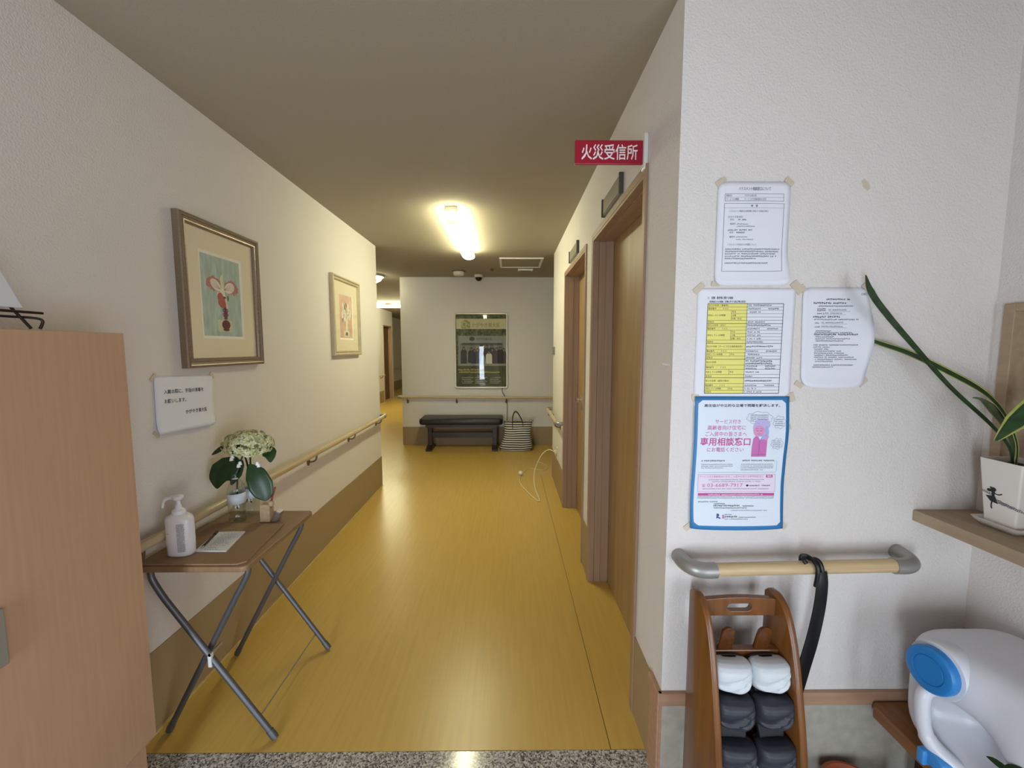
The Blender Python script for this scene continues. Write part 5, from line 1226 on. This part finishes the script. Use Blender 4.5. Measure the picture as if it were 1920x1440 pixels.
# ------------------------------------------------------------------ water container lying on the bench
t = thing('water_container', (1.27, 0.92, 0.30), 'white plastic water container with blue cap on the bench', 'container')
bm = bmesh.new(); bmesh.ops.create_cube(bm, size=2.0); bmesh.ops.subdivide_edges(bm, edges=bm.edges[:], cuts=15, use_grid_fill=True)
cx_, cy_, cz_ = 1.278, 0.93, 0.470; hx_, hy_, hz_ = 0.150, 0.185, 0.170
for v in bm.verts:
    p = v.co; q = 4.5; l = (abs(p.x)**q+abs(p.y)**q+abs(p.z)**q)**(1/q); p = p/l
    x, y, z = cx_+p.x*hx_, cy_+p.y*hy_, cz_+p.z*hz_
    fx = max(0, -p.x)**2
    # shoulder rises towards the neck, hand recess below it
    nd = math.exp(-((((y-0.985)/0.088)**2+((z-0.585)/0.088)**2)**2)); x -= 0.024*nd*max(0, -p.x)
    rc = math.exp(-(((y-0.945)/0.075)**2+((z-0.440)/0.055)**2)**1.5); x += 0.11*rc*max(0, -p.x)
    v.co = (x, y, max(z, 0.3005))
mb = MB(); bm.verts.index_update(); mb.v = [tuple(v.co) for v in bm.verts]; mb.f = [tuple(v.index for v in f.verts) for f in bm.faces]; bm.free()
body = mb.build('container_body', 'jug_plastic', t, smooth=True)
# neck and cap share a tilted axis
def axis_lathe(prof, o, ax, seg=32):
    ax = Vector(ax).normalized(); u = ax.orthogonal().normalized(); v = ax.cross(u); o = Vector(o)
    return MB().loft([[o+ax*h+u*(r_*math.cos(a))+v*(r_*math.sin(a)) for a in [2*PI*i/seg for i in range(seg)]] for r_, h in prof])
ax = (-1, -0.10, 0.06); cc = (1.098, 0.985, 0.580)
axis_lathe([(0.058, -0.08), (0.064, -0.05), (0.067, -0.03), (0.067, -0.014), (0.065, -0.010), (0.056, -0.009)], cc, ax).build('neck', 'jug_plastic', t, smooth=True)
cp = axis_lathe([(0.056, -0.012), (0.057, 0.006), (0.056, 0.012), (0.052, 0.0145), (0.037, 0.0145), (0.036, 0.0125), (0.034, 0.0125), (0.033, 0.0145), (0.002, 0.0140)], cc, ax, 40).build('cap', 'blue_plastic', t, smooth=True)
MB().tube(catmull([(1.130, 0.995, 0.520), (1.100, 0.997, 0.508), (1.093, 0.997, 0.485), (1.094, 0.995, 0.445), (1.100, 0.992, 0.405), (1.110, 0.980, 0.375), (1.135, 0.945, 0.352), (1.175, 0.90, 0.338)], 6), [0.016]*7+[0.0165]*20+[0.019]*16, 14).build('handle', 'jug_plastic', t, smooth=True)
m = MB().prism([(-0.028, -0.016), (0.020, -0.020), (0.030, -0.006), (0.030, 0.012), (0.006, 0.020), (-0.018, 0.020), (-0.030, 0.012)], lambda a, b, k: (1.098+k, 0.965-a, 0.345+b), -0.004, 0.045)
m.box(1.084, 1.108, 0.974, 0.994, 0.318, 0.358); m.build('tap_guard', 'blue_pale', t, bevel=0.004, smooth=True)
gl = Fr((1.150, 0.785, 0.41), (0.5, -0.85, 0), (0, 0, 1))
# printed leaf on the rounded front edge: three slim lobes laid on the surface by projection onto the body
def on_body(a, b):
    d = Vector((a, b)); ang = math.radians(209)
    p = Vector((math.cos(ang-a*7), math.sin(ang-a*7), b/hz_)); q = 4.5
    l = (abs(p.x)**q+abs(p.y)**q+abs(p.z)**q)**(1/q); p = p/l
    return Vector((cx_+p.x*(hx_+0.0015), cy_+p.y*(hy_+0.0015), cz_+p.z*hz_))
m = MB()
for (a0, b0, a1, b1, w_) in ((-0.020, 0.020, 0.012, -0.012, 0.008), (-0.022, 0.010, 0.008, -0.022, 0.007), (0.0, -0.006, 0.034, -0.020, 0.007)):
    n = 6; ring = []
    for i in range(n+1):
        k = i/n; ww = w_*math.sin(PI*k)+0.0004; x, y = a0+(a1-a0)*k, b0+(b1-b0)*k; dx, dy = -(b1-b0), (a1-a0); l = math.hypot(dx, dy)
        ring.append([on_body(x+dx/l*ww, y+dy/l*ww), on_body(x, y), on_body(x-dx/l*ww, y-dy/l*ww)])
    m.loft(ring, cap=False, closed=False)
m.build('leaf_print', 'leaf_dark', body)
# terracotta pot on the entrance floor
t = thing('terracotta_pot', (1.03, 1.09, GZ), 'terracotta pot on the floor between slipper rack and bench', 'pot')
MB().lathe([(0.060, 0), (0.080, 0.185), (0.089, 0.185), (0.092, 0.228), (0.082, 0.230), (0.074, 0.185)], (1.03, 1.09, GZ), 'z', 32).build('pot_body', 'terracotta', t, smooth=True)
MB().lathe([(0.0735, 0.180), (0.0745, 0.190), (0.002, 0.195)], (1.03, 1.09, GZ), 'z', 24).build('soil', 'soil', t)

bpy.data.objects.remove(_to); bpy.data.curves.remove(_tc)
